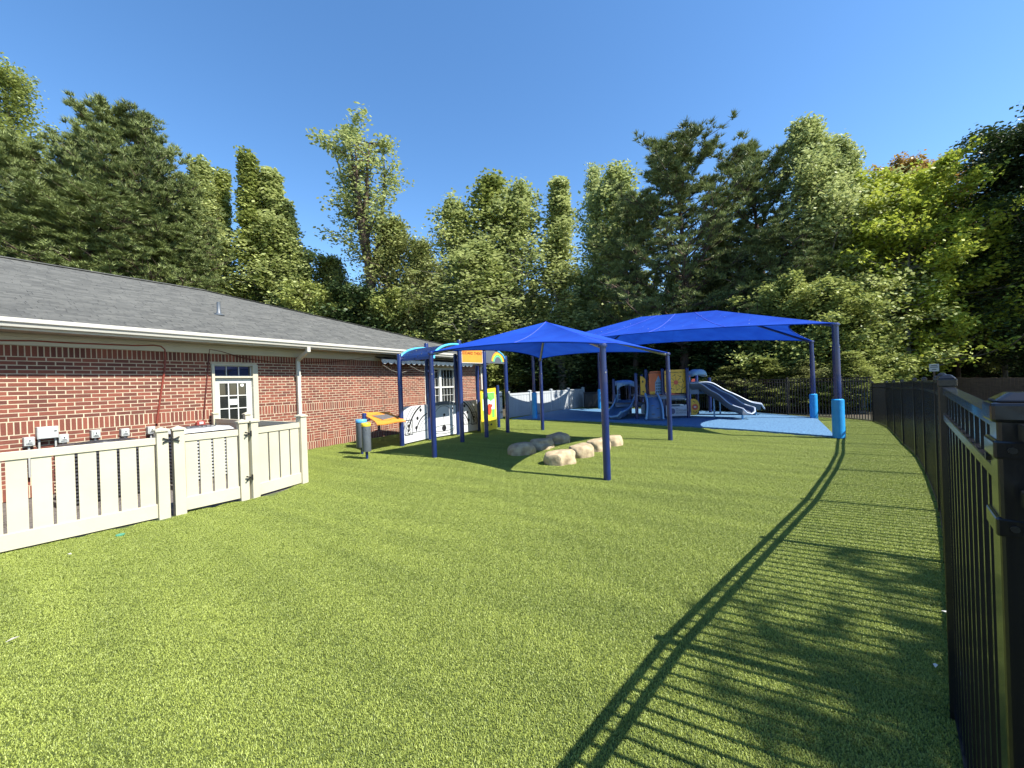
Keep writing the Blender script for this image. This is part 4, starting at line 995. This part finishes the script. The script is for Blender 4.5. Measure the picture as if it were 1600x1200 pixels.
# slides
def smooth_path(pts_, n=6):
    pts_ = [Vector(p) for p in pts_]; res = []
    for i in range(len(pts_)-1):
        p0, p1, p2, p3 = pts_[max(i-1,0)], pts_[i], pts_[i+1], pts_[min(i+2,len(pts_)-1)]
        for k in range(n):
            t = k/n; res.append(.5*((2*p1)+(p2-p0)*t+(2*p0-5*p1+4*p2-p3)*t*t+(3*p1-p0-3*p2+p3)*t**3))
    return res+[pts_[-1]]
def slide(pts_, wd, side, mk, rimk, legs, rimr=.022):
    path = smooth_path(pts_); h = wd/2
    prof_ = [(-h,side),(-h+.03,side*.5),(-h+.09,.03),(0,.0),(h-.09,.03),(h-.03,side*.5),(h,side),(h+.035,side-.01),(h+.03,side*.4),(h-.07,-.035),(0,-.05),(-h+.07,-.035),(-h-.03,side*.4),(-h-.035,side-.01)]
    q = MB(pso); q.sweep(path, prof_); s_ = q.build('slide', M[mk], ps, smooth=True)
    for sg_ in (-1,1):
        q = MB(pso); rp_ = []
        for i, p in enumerate(path):
            t = (path[min(i+1,len(path)-1)]-path[max(i-1,0)]).normalized(); sd_ = t.cross(UZ).normalized(); up = sd_.cross(t); rp_.append(p+sd_*sg_*(h+.012)+up*side)
        q.tube(rp_, rimr, 8); q.build('rim', M[rimk], s_, smooth=True)
        if sg_ == 1: r1_ = rp_[-1]
        else: r0_ = rp_[-1]
    t = (path[-1]-path[-2]).normalized(); q = MB(pso); q.tube([r0_, r0_.lerp(r1_,.15)+t*.07-UZ*side*.6, r0_.lerp(r1_,.5)+t*.10-UZ*side*.85, r0_.lerp(r1_,.85)+t*.07-UZ*side*.6, r1_], rimr*1.2, 8); q.build('lip', M[rimk], s_, smooth=True)
    for (lx, ly, lz) in legs:
        q = MB(pso); q.tube([(lx,ly,0),(lx,ly,lz)], .03, 10); q.build('leg', M['slide_light'] if lz > .5 else M['cyan'], s_, smooth=True)
slide([(6.95,15.35,1.12),(7.25,15.15,1.12),(7.5,14.85,.88),(7.72,14.55,.68),(7.92,14.15,.38),(8.12,13.75,.24)], .62, .20, 'slide_dark', 'rim', [(7.48,14.75,.75),(8.0,13.85,.2)])
slide([(7.5,16.3,1.12),(7.95,16.05,1.14),(8.35,15.85,.86),(8.75,15.65,.62),(9.15,15.45,.36),(9.5,15.25,.26)], .60, .20, 'slide_dark', 'rim', [(8.3,15.9,.75),(9.35,15.3,.2)])
slide([(4.82,16.95,.70),(4.76,16.7,.68),(4.6,16.35,.48),(4.38,15.98,.28),(4.12,15.62,.16),(3.86,15.35,.12)], .72, .22, 'slide', 'slide_light', [(4.2,16.1,.16)], .035)
q = MB(pso); q.box((7.15,16.1,1.1), (.9,1.3,.08)); q.build('deck', M['slide'], ps)
q = MB(pso); a = P(1079,604,15.1); q.sweep([(6.75,15.2,1.12),(7.1,15.12,1.12)], [(-.05,-.2),(.05,-.2),(.05,.28),(-.05,.28)]); q.build('slide_hood', M['slide'], ps)
# moulded hoods
def hood(cx, cy, cz, wx, wy, hz, mk, nm, seed=0):
    q = MB(pso); n, m = 24, 8; vs = []
    for j in range(m+1):
        ph = math.pi/2*j/m
        for i in range(n):
            a = 2*math.pi*i/n; wob = 1+.06*math.sin(3*a+seed); e = .7
            X = math.copysign(abs(math.cos(a))**e, math.cos(a)); Y = math.copysign(abs(math.sin(a))**e, math.sin(a))
            vs.append(Vector((cx+X*wx/2*wob*math.cos(ph)**.6, cy+Y*wy/2*math.cos(ph)**.6, cz+hz*math.sin(ph)-(.05*math.cos(2*a) if j == 0 else 0))))
    q.add(vs, [(j*n+i, j*n+(i+1) % n, (j+1)*n+(i+1) % n, (j+1)*n+i) for j in range(m) for i in range(n)]); o = q.build(nm, M[mk], ps, smooth=True); sd = o.modifiers.new('thick','SOLIDIFY'); sd.thickness = .03
hl = P(977.5,600,16.8); hood(hl.x, 17.0, hl.z-.03, .92, .9, .2, 'slide_light', 'roof_hood')
q = MB(pso); W_ = .86; poly = [(0,-.22),(0,.06),(W_,.06),(W_,-.22)]+arc((W_/2,-.22), W_/2-.06, 0, 180, 12, .17)
q.prism(poly, (hl.x-W_/2, 16.62, hl.z), UX, UZ, .04); q.build('hood_arch', M['slide_light'], ps)
q = MB(pso)
for dx in (-.40,.40): q.tube([(hl.x+dx,16.62,.65),(hl.x+dx,16.62,hl.z-.15)], .02, 8)
for zz in (.75,.95): q.tube([(hl.x+.28,16.62,zz),(hl.x+.40,16.62,zz)], .015, 6); q.tube([(hl.x-.28,16.62,zz),(hl.x-.40,16.62,zz)], .015, 6)
q.build('guard_rail', M['slide_light'], ps)
hr = P(1089,587,15.6); hood(hr.x+.05, 15.7, hr.z, .62, .7, .26, 'hood_pale', 'roof_hood', 2)
# back panels
for a_ in ((1042,1073,614,590,17.15,'redorange'),(1080,1090,604,592,16.9,'dullred')): fpanel(*a_, 'back_panel')
q = MB(pso)
for k in range(7): x_ = pt(980+k*3.4,17.85).x; q.tube([(x_,17.85,.66),(x_,17.85,1.25)], .012, 6)
q.tube([(pt(978,17.85).x,17.85,1.25),(pt(1003,17.85).x,17.85,1.25)], .016, 6); q.build('guard_rail', M['navy'], ps)
for k in range(3):
    q = MB(pso); q.box((pt(1040,17.6).x+.3, 17.3+.28*k, .62-.26*k), (.9,.28,.05)); q.build('step', M['slide'], ps)
pb = pt(937.5,20.5)
# ------------------------------------------------------------------ small things on the turf
p = V3(G(188,837)); b = MB(); b.lathe((0,0,0), [(.04,0),(.04,.016),(.03,.020)], 18); o = b.build('valve_cover', M['lid'], None); o.location = p; tag(o, 'small green round valve cover in the turf near the picket fence', 'valve cover')
for i, (px, py, lab) in enumerate([(109,871,'tiny dry leaf on the turf in front of the picket fence'),(20,1007,'pale straw on the turf at the far left'),(1488,992,'pale dry leaf in the shade beside the black fence'),(1462,1050,'larger pale dry leaf in the shade beside the black fence'),(1478,965,'small dry leaf in the shade near the second fence post')]):
    p = V3(G(px,py)); b = MB(); L = .02 if i != 1 else .03
    b.add([(-L,0,0),(0,-.009,.004),(L,0,.001),(0,.009,.006),(-L,0,.003),(0,-.009,.007),(L,0,.004),(0,.009,.009)], [(0,1,2,3),(4,5,6,7),(0,1,5,4),(1,2,6,5),(2,3,7,6),(3,0,4,7)])
    o = b.build('fallen_leaf' if i != 1 else 'straw', M['wire'] if i == 1 else M['canvas'], None); o.location = p+Vector((0,0,.032)); o.rotation_euler = (0,0,i*1.3); tag(o, lab, 'leaf' if i != 1 else 'straw')
# brown board fence and sign past the right fence
fa, fb = Vector((18.6,19.5,0)), Vector((15.2,11.6,0)); q0 = thing('board_fence', 'low weathered brown board fence beyond the black fence at right', 'fence', fa)
L = (fb-fa).length; u = (fb-fa)/L; rr = u.to_track_quat('X','Z').to_matrix(); n = int((L+6)/.15)
for i in range(n):
    b = MB(fa); b.box(fa+u*(.15*i+.07)+Vector((0,0,.6+random.uniform(-.01,.01))), (.143,.02,1.2), rr); b.build('board', M['wood'], q0)
for h in (.3,.95):
    b = MB(fa); b.box(fa+u*(n*.075)+Vector((0,0,h))+Vector((-u.y,u.x,0))*.04, (n*.15,.04,.09), rr); b.build('rail', M['wood'], q0)
sp_ = P(1459.5,574.5,15.0); q0 = thing('small_sign', 'small pale sign on a post among the dark trees at right', 'sign', (sp_.x, sp_.y, 0), R(-38))
b = MB(); b.box((0,.03,(sp_.z-.1)/2), (.05,.05,sp_.z-.1)); b.build('post', M['wood'], q0)
b = MB(); b.box((0,0,sp_.z), (.26,.012,.28)); sb = b.build('sign_face', M['box'], q0)
b = MB()
for zz, wd in ((.08,.16),(.02,.2),(-.07,.12)): b.box((0,-.0075,sp_.z+zz), (wd,.003,.025))
b.build('printed_line', M['ink'], sb)

# ------------------------------------------------------------------ trees
def np_mesh(name, V, faces4=None, faces3=None, m=None, smooth=False):
    me = bpy.data.meshes.new(name); me.vertices.add(len(V)); me.vertices.foreach_set('co', np.asarray(V, np.float32).ravel())
    a = []; st = []; tot = []; cur = 0
    for F, k in ((faces4,4),(faces3,3)):
        if F is None or len(F) == 0: continue
        F = np.asarray(F); a.append(F.ravel()); st.append(cur+np.arange(len(F))*k); tot.append(np.full(len(F),k)); cur += F.size
    a = np.concatenate(a); st = np.concatenate(st); tot = np.concatenate(tot)
    me.loops.add(len(a)); me.loops.foreach_set('vertex_index', a.astype(np.int32)); me.polygons.add(len(st))
    me.polygons.foreach_set('loop_start', st.astype(np.int32)); me.polygons.foreach_set('loop_total', tot.astype(np.int32))
    if smooth: me.polygons.foreach_set('use_smooth', [True]*len(st))
    me.update(calc_edges=True)
    if m: me.materials.append(m)
    return me
def unitv(n, rng): v = rng.normal(size=(n,3)); return v/np.linalg.norm(v,axis=1,keepdims=True)
def leaves_mesh(name, C, rng, size, m, up=.4, aspect=.62):
    n = len(C); nr = unitv(n, rng); nr[:,2] = np.abs(nr[:,2])+up; nr /= np.linalg.norm(nr,axis=1,keepdims=True)
    t = unitv(n, rng); a = np.cross(nr, t); a /= np.linalg.norm(a,axis=1,keepdims=True)+1e-9; b = np.cross(nr, a)
    s = (size*rng.uniform(.6,1.25,n))[:,None]
    V = np.stack([C+a*s, C+b*s*aspect-nr*s*.12, C-a*s, C-b*s*aspect+nr*s*.12], 1).reshape(-1,3)
    return np_mesh(name, V, np.arange(n*4).reshape(-1,4), None, m)
def tuft_mesh(name, C, D, rng, ln, m, per=11):
    n = len(C); c = np.repeat(C, per, 0); d = np.repeat(D, per, 0); k = n*per
    dirs = d*.35+unitv(k, rng)*.66; dirs[:,2] += .58; dirs /= np.linalg.norm(dirs,axis=1,keepdims=True)
    s = np.cross(dirs, unitv(k, rng)); s /= np.linalg.norm(s,axis=1,keepdims=True)+1e-9
    L = (ln*rng.uniform(.7,1.2,k))[:,None]; wd = .016
    V = np.stack([c-s*wd, c+s*wd, c+dirs*L], 1).reshape(-1,3)
    return np_mesh(name, V, None, np.arange(k*3).reshape(-1,3), m)
def make_proto(kind, seed, H, base, width, nlimb, leafn, leafsize, mleaf, mbark, sigma=.3, up_ang=(10,50), prof='oval', r0=None, fork=False, sub=6):
    rng = np.random.default_rng(seed); rnd = random.Random(seed)
    tb = MB(); r0 = r0 or H*.013
    lean = Vector((rnd.uniform(-.03,.03)*H, rnd.uniform(-.03,.03)*H, 0))
    def trunk_at(f): return Vector((lean.x*f*f+.012*H*math.sin(f*5+seed), lean.y*f*f+.012*H*math.sin(f*4+seed*2), H*f))
    tp = [trunk_at(i/12*.97) for i in range(13)]; tb.tube([p+Vector((0,0,-.15 if i == 0 else 0)) for i, p in enumerate(tp)], [r0*(1-i/12*.93)*(1.25 if i == 0 else 1) for i in range(13)], 8, False)
    anchors = []; dirs_ = []; wts = []
    def prof_f(f):
        g_ = (f-base)/(1-base)
        if prof == 'oval': return math.sin(math.pi*min(1,max(0,g_*.80+.15)))**.7*(1.08-.25*g_)
        if prof == 'cone': return (1-g_)**.8*.95+.09
        if prof == 'pine': return (math.sin(math.pi*min(1,g_*.72+.26)))**.65
        if prof == 'broad': return math.sin(math.pi*min(1,g_*.75+.22))**.5
        return 1
    for i in range(nlimb):
        f = base+(1-base)*((i+rnd.random())/nlimb)**.92*.985; az = i*2.39996+rnd.uniform(-.4,.4)
        L = width/2*prof_f(f)*(rnd.uniform(.45,1.0)+(.45 if rnd.random() < .22 and kind != 'pine' and prof != 'broad' and f < .8 else 0)); el = R(rnd.uniform(*up_ang)*(0.6+.8*f))
        p0 = trunk_at(f*.97); d = Vector((math.cos(az)*math.cos(el), math.sin(az)*math.cos(el), math.sin(el)))
        pts_ = [p0]; dd = d.copy(); n_s = 5
        for k in range(n_s):
            dd = (dd+Vector((rnd.uniform(-.16,.16), rnd.uniform(-.16,.16), rnd.uniform(-.02,.20 if kind != 'maple' else .06)))).normalized(); pts_.append(pts_[-1]+dd*L/n_s)
        rl = max(.012, r0*(1-f)*.42+.012); tb.tube(pts_, [rl*(1-k/(n_s+.3)) for k in range(n_s+1)], 4, False)
        for k in range(2, n_s+1):
            anchors.append(pts_[k]); dirs_.append(dd.copy()); wts.append(.8)
        for s_ in range(sub):
            k = rnd.randint(1, n_s); q0 = pts_[k]; a2 = az+rnd.uniform(-1.3,1.3); l2 = L*rnd.uniform(.18,.42)
            d2 = Vector((math.cos(a2), math.sin(a2), rnd.uniform(.2,1.3) if kind == 'pine' else rnd.uniform(-.15,.75))).normalized(); q1 = q0+d2*l2*.5; q2 = q1+(d2+Vector((0,0,.25))).normalized()*l2*.5
            tb.tube([q0,q1,q2], [rl*.4,rl*.28,.004], 3, False)
            anchors += [q1, q2]; dirs_ += [d2, d2]; wts += [.8, 1.3]
    if fork:
        for j in range(5):
            az = j*1.257+.4; p0 = trunk_at(base-.05+.05*j); d = Vector((math.cos(az)*.20, math.sin(az)*.20, 1)).normalized(); pts_ = [p0]; L = H*(.98-base-.05*j)
            for k in range(6): d = (d+Vector((rnd.uniform(-.08,.08), rnd.uniform(-.08,.08), .05))).normalized(); pts_.append(pts_[-1]+d*L/6)
            tb.tube(pts_, [r0*.55*(1-k/6.6) for k in range(7)], 6, False)
            for k in range(1, 7):
                for s_ in range(4):
                    a2 = rnd.uniform(0, 6.28); l2 = rnd.uniform(.6,1.5)*(1.15-.1*k); d2 = Vector((math.cos(a2), math.sin(a2), rnd.uniform(0,.8))).normalized(); q1 = pts_[k]+d2*l2*.5; q2 = q1+d2*l2*.5
                    tb.tube([pts_[k],q1,q2], [.03,.02,.005], 3, False); anchors += [q1,q2]; dirs_ += [d2,d2]; wts += [.7,1.2]
    anchors.append(trunk_at(.97)); dirs_.append(UZ.copy()); wts.append(1.5); anchors.append(trunk_at(.92)); dirs_.append(UZ.copy()); wts.append(1.5)
    A = np.array([tuple(a) for a in anchors]); Dn = np.array([tuple(a) for a in dirs_]); w_ = np.array(wts)*rng.uniform(.15,1.5,len(wts))**1.5; w_ /= w_.sum()
    ix = rng.choice(len(A), leafn, p=w_)
    if kind == 'pine':
        C = A[ix]+unitv(leafn, rng)*rng.uniform(0,1,(leafn,1))*sigma*np.array([1.5,1.5,.8]); crown = tuft_mesh('crown', C, Dn[ix], rng, leafsize, mleaf)
    else:
        C = A[ix]+unitv(leafn, rng)*(rng.uniform(0,1,(leafn,1))**.6)*sigma*1.65*(1.12-.42*np.clip(A[ix][:,2:3]/H,0,1)**2); crown = leaves_mesh('crown', C, rng, leafsize, mleaf)
    tm = bpy.data.meshes.new('trunk'); tm.from_pydata([tuple(v) for v in tb.v], [], tb.f); tm.materials.append(mbark); tm.polygons.foreach_set('use_smooth', [True]*len(tm.polygons)); tm.update()
    top = float(C[:,2].max())-.1
    return dict(trunk=tm, crown=crown, H=top, W=float(np.percentile(C[:,0],98)-np.percentile(C[:,0],2)))
PR = {}
PR['pine1'] = make_proto('pine', 3, 15, .22, 7.0, 84, 9500, .23, M['needle'], BARK, .13, (12,45), 'pine', sub=13)
PR['pine2'] = make_proto('pine', 5, 15, .30, 6.0, 74, 8000, .23, M['needle'], BARK, .13, (15,50), 'pine', sub=13)
PR['poplar1'] = make_proto('leafy', 8, 14, .08, 3.6, 80, 24000, .084, M['leaf_mid'], BARKP, .30, (48,74), 'cone', sub=5)
PR['poplar2'] = make_proto('leafy', 9, 14, .12, 4.0, 70, 18500, .084, M['leaf_pale'], BARKP, .32, (45,72), 'cone', sub=5)
PR['airy1'] = make_proto('leafy', 12, 13, .20, 4.6, 70, 13000, .082, M['leaf_pale'], BARKP, .36, (40,70), 'oval', sub=6)
PR['airy2'] = make_proto('leafy', 13, 13, .15, 4.2, 60, 12500, .082, M['leaf_mid'], BARKP, .38, (40,70), 'oval', sub=6)
PR['big'] = make_proto('leafy', 15, 15, .06, 6.0, 90, 43000, .084, M['leaf_pale'], BARKP, .44, (20,55), 'cone', sub=6)
PR['maple'] = make_proto('maple', 17, 11, .10, 7.6, 90, 56000, .080, M['leaf_yellow'], BARKP, .26, (-4,30), 'broad', sub=7)
PR['mapletop'] = make_proto('maple', 18, 11, .35, 4.5, 50, 30000, .062, M['leaf_red'], BARKP, .26, (20,50), 'oval', sub=6)
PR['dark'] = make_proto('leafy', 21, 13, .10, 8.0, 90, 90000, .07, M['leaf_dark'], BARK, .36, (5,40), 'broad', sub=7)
PR['olive'] = make_proto('leafy', 23, 10, .05, 5.2, 70, 24000, .074, M['leaf_olive'], BARK, .34, (25,60), 'oval', sub=6)
PR['bush1'] = make_proto('leafy', 25, 6.5, .02, 5.2, 60, 27000, .086, M['leaf_mid'], BARK, .32, (10,60), 'broad', sub=5)
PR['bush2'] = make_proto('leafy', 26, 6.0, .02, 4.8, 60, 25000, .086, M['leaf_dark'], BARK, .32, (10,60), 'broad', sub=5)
PR['snag'] = make_proto('leafy', 31, 17, .50, 5.4, 12, 8200, .082, M['leaf_pale'], BARK, .36, (35,65), 'broad', r0=.30, sub=5, fork=True)
PR['fine'] = make_proto('leafy', 14, 14, .25, 5.0, 60, 24000, .05, M['leaf_mid'], BARKP, .34, (30,60), 'oval', sub=6)
PR['sapling'] = make_proto('leafy', 44, 10, .50, 2.4, 22, 5200, .085, M['leaf_pale'], BARKP, .34, (30,65), 'oval', r0=.085, sub=5)
PR['shade'] = make_proto('leafy', 41, 9.3, .40, 7.2, 80, 120000, .085, M['leaf_mid'], BARK, .55, (0,35), 'broad', sub=8)
def tree(proto, px, topy, z, label, wpx=None, rz=None, group=None, mats=None, name=None, cat='tree'):
    pr = PR[proto]; tp = P(px, topy, z); H = tp.z
    b = V3(tp); s = H/pr['H']; sw = s if wpx is None else (wpx/FPX*z)/pr['W']
    nm = name or {'pine1':'pine_tree','pine2':'pine_tree','maple':'maple_tree','mapletop':'maple_tree','bush1':'bush','bush2':'bush','poplar1':'poplar_tree','poplar2':'poplar_tree'}.get(proto,'tree')
    t = thing(nm, label, cat, b, 0, group)
    rot = Matrix.Rotation(random.uniform(0, 6.28) if rz is None else rz, 4, 'Z') 
    m = Matrix.Diagonal((sw, sw, s, 1)) @ rot
    link_copy(pr['trunk'], 'trunk', t, m)
    link_copy(pr['crown'], 'crown', t, m)
    return t
gF = 'tall trees in the front row behind the playground'; gB = 'bushes at the foot of the tree line'
T = [
 ('fine', 18, 116, 27, 'tall pale green tree at the far left edge behind the pines', 140),
 ('pine1', 25, 222, 21, 'dark green pine at the left edge above the roof', 150),
 ('pine2', 105, 212, 22, 'dark pine second from the left above the roof', 120),
 ('pine1', 176, 172, 21.5, 'tallest dark pine above the brick building', 150),
 ('pine2', 238, 186, 22.5, 'dark pine with blue sky showing through its right side', 110),
 ('pine1', 282, 285, 23.5, 'lower dark pine leaning against the poplars', 110),
 ('pine2', 145, 300, 20.5, 'low bushy pine just above the roof ridge at left', 190),
 ('pine1', 62, 330, 19.5, 'lowest pine crown just above the roof at the left', 190),
 ('pine2', 235, 345, 22.0, 'short pine just above the middle of the roof ridge', 150),
 ('poplar2', 312, 246, 25, 'green poplar just right of the pines', 78),
 ('poplar1', 344, 256, 26, 'slender poplar right of the first poplar', 58),
 ('poplar1', 379, 243, 26, 'tallest narrow poplar behind the roof', 66),
 ('poplar2', 420, 266, 26.5, 'broad poplar behind the middle of the roof', 84),
 ('poplar2', 448, 312, 27, 'poplar sloping down to the gap before the lone tall tree', 70),
 ('airy2', 480, 385, 28, 'low leafy tree in the gap left of the lone tall tree', 70),
 ('olive', 525, 398, 29, 'low green tree at the foot of the lone tall tree', 90),
 ('olive', 622, 338, 28, 'thin brownish green tree right of the lone tall tree', 100),
 ('olive', 664, 372, 27, 'twiggy olive tree with sparse top above the roof end', 80),
 ('airy1', 716, 304, 28, 'pale airy tree left of the broad pale tree', 92),
 ('airy2', 757, 280, 29, 'pale airy tree with the highest top above the small canopy', 112),
 ('airy1', 803, 288, 28, 'pale airy tree on the right of the pale clump above the small canopy', 98),
 ('airy1', 735, 380, 26, 'yellow green lower tree behind the play theatre', 110),
 ('poplar2', 870, 280, 27, 'narrow dark green tree above the right slope of the small canopy', 76),
 ('airy1', 922, 252, 31, 'thin pale tree rising between two fuller ones', 50),
 ('airy1', 962, 262, 30, 'pale leafy tree just left of the big pine', 100),
 ('pine2', 985, 300, 26, 'smaller dark pine at the left foot of the big pine', 90),
 ('pine1', 1052, 218, 22.5, 'big round topped pine in the middle of the tree line', 175),
 ('pine2', 1178, 222, 22, 'tall pine right of the big round topped pine', 130),
 ('pine1', 1205, 355, 20, 'low spreading pine crown above the large canopy', 120),
 ('airy2', 1110, 330, 25, 'green tree between the two tall pines', 90),
 ('big', 1280, 170, 19.5, 'tallest pale leafy tree above the large canopy posts', 135),
 ('big', 1325, 215, 21.5, 'pale leafy tree between the tallest one and the yellow maple', 110),
 ('mapletop', 1425, 236, 23.5, 'maple with reddish leaves at its top', 120),
 ('maple', 1412, 255, 18.5, 'yellow green maple with spreading branches over the black fence', 178),
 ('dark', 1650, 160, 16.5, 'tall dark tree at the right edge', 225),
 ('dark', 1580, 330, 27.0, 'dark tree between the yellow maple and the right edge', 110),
 ('bush1', 500, 440, 27, 'bright green bush showing over the roof slope', 110),
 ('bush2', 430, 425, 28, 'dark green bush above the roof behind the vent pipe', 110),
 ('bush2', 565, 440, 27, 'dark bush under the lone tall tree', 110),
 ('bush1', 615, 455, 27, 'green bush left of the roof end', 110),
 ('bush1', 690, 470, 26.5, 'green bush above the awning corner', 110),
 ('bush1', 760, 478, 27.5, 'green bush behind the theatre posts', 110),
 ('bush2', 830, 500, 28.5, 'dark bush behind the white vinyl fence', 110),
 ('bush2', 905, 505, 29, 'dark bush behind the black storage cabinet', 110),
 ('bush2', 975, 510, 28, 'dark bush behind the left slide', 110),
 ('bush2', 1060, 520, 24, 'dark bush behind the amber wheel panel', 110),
 ('bush2', 1150, 520, 21, 'dark bush behind the wavy slides', 120),
 ('bush1', 1235, 430, 18.5, 'pale bush behind the rear canopy post', 130),
 ('bush1', 1318, 430, 17.2, 'pale leafy bush behind the front canopy post', 140),
 ('bush1', 1105, 590, 19.5, 'low leafy bush behind the back fence beyond the wavy slides', 90),
 ('olive', 1150, 572, 18.4, 'low olive bush behind the back fence at the end of the wavy slides', 80),
 ('airy2', 1190, 560, 17.6, 'low leafy bush behind the back fence just right of the wavy slides', 75),
 ('bush1', 1222, 606, 16.6, 'low leafy bush behind the back fence left of the rear padded post', 60),
 ('olive', 1262, 560, 16.2, 'low leafy bush behind the back fence seen past the rear padded post', 60),
 ('bush1', 1298, 598, 15.6, 'low leafy bush behind the back fence left of the front padded post', 60),
 ('airy2', 1340, 548, 15.2, 'low leafy bush behind the back fence right of the front padded post', 60),
 ('bush1', 1372, 545, 16.2, 'leafy bush hanging over the corner of the black fence', 80),
]
for q in T: tree(q[0], q[1], q[2], q[3], q[4], q[5], cat='bush' if q[0].startswith('bush') else ('pine tree' if q[0].startswith('pine') else 'tree'))
tree('snag', 568, 198, 27, 'lone tall sparse tree with forked dark trunk standing above its neighbours', 104, rz=.6)
sn = [o for o in bpy.data.objects if o.get('label','').startswith('lone tall sparse')][0]; hh = P(522,208,27); bb = sn.location
q = MB(bb); q.tube([P(547,330,27.0)-Vector((0,0,.5)), P(540,300,26.9), P(530,262,26.8), P(524,240,26.8), P(519,208,26.8)], [.09,.08,.06,.045,.015], 6); q.tube([P(528,255,26.8), P(520,236,26.7)], [.03,.01], 5); q.build('dead_branch', BARKP, sn, smooth=True)
# the tree whose shadow falls across the near turf
t = tree('shade', 1500, 300, 12, 'large leafy tree just outside the fence right of the camera, throwing shade on the turf', 400)
t.location = (11.6, -4.15, 0); 
for c in t.children: c.matrix_local = Matrix.Diagonal((1.1,1.1,1.1,1))
for i, (x, y, lab) in enumerate([(34,11,'nearer tall dark tree right of the board fence'),(39,15,'farther tall dark tree right of the board fence')]):
    t = tree('dark', 1500, 300, 12, lab, 400); t.location = (x, y, 0)
    for c in t.children: c.matrix_local = Matrix.Diagonal((1.0,1.0,1.3,1)) @ Matrix.Rotation(i*1.7, 4, 'Z')
# deeper rows: nothing tells these apart
k = 0
for row, z in enumerate((31, 36, 42, 49)):
    for px in range(-60+row*17, 1660, 74 if row < 2 else 92):
        zz = z+random.uniform(-1.5,1.5)-(0 if px < 1150 else (px-1150)/450*13)
        if px < 560: topy = random.uniform(425,465)
        elif px < 680: topy = random.uniform(430,470)
        elif px < 1240: topy = random.uniform(400,470)
        else: topy = random.uniform(320,420)
        pr = random.choice(('airy2','poplar1','olive','dark','pine2'))
        tree(pr, px, topy+row*6, zz, 'dim tree standing deep in the wood behind the front trees', None, group='trees deep in the wood', name='forest_tree'); k += 1
for i in range(18):
    px = 650+i*34+random.uniform(-12,12)
    tree('sapling', px, random.uniform(400,480), 27.5 if px < 950 else 27.5-(px-950)/300*7, 'slender pale trunked tree at the front edge of the wood', None, group='slender trees at the edge of the wood', name='slender_tree')
for i, px in enumerate(range(520, 1400, 60)):
    z = 31 if px < 1050 else 31-(px-1050)/350*10
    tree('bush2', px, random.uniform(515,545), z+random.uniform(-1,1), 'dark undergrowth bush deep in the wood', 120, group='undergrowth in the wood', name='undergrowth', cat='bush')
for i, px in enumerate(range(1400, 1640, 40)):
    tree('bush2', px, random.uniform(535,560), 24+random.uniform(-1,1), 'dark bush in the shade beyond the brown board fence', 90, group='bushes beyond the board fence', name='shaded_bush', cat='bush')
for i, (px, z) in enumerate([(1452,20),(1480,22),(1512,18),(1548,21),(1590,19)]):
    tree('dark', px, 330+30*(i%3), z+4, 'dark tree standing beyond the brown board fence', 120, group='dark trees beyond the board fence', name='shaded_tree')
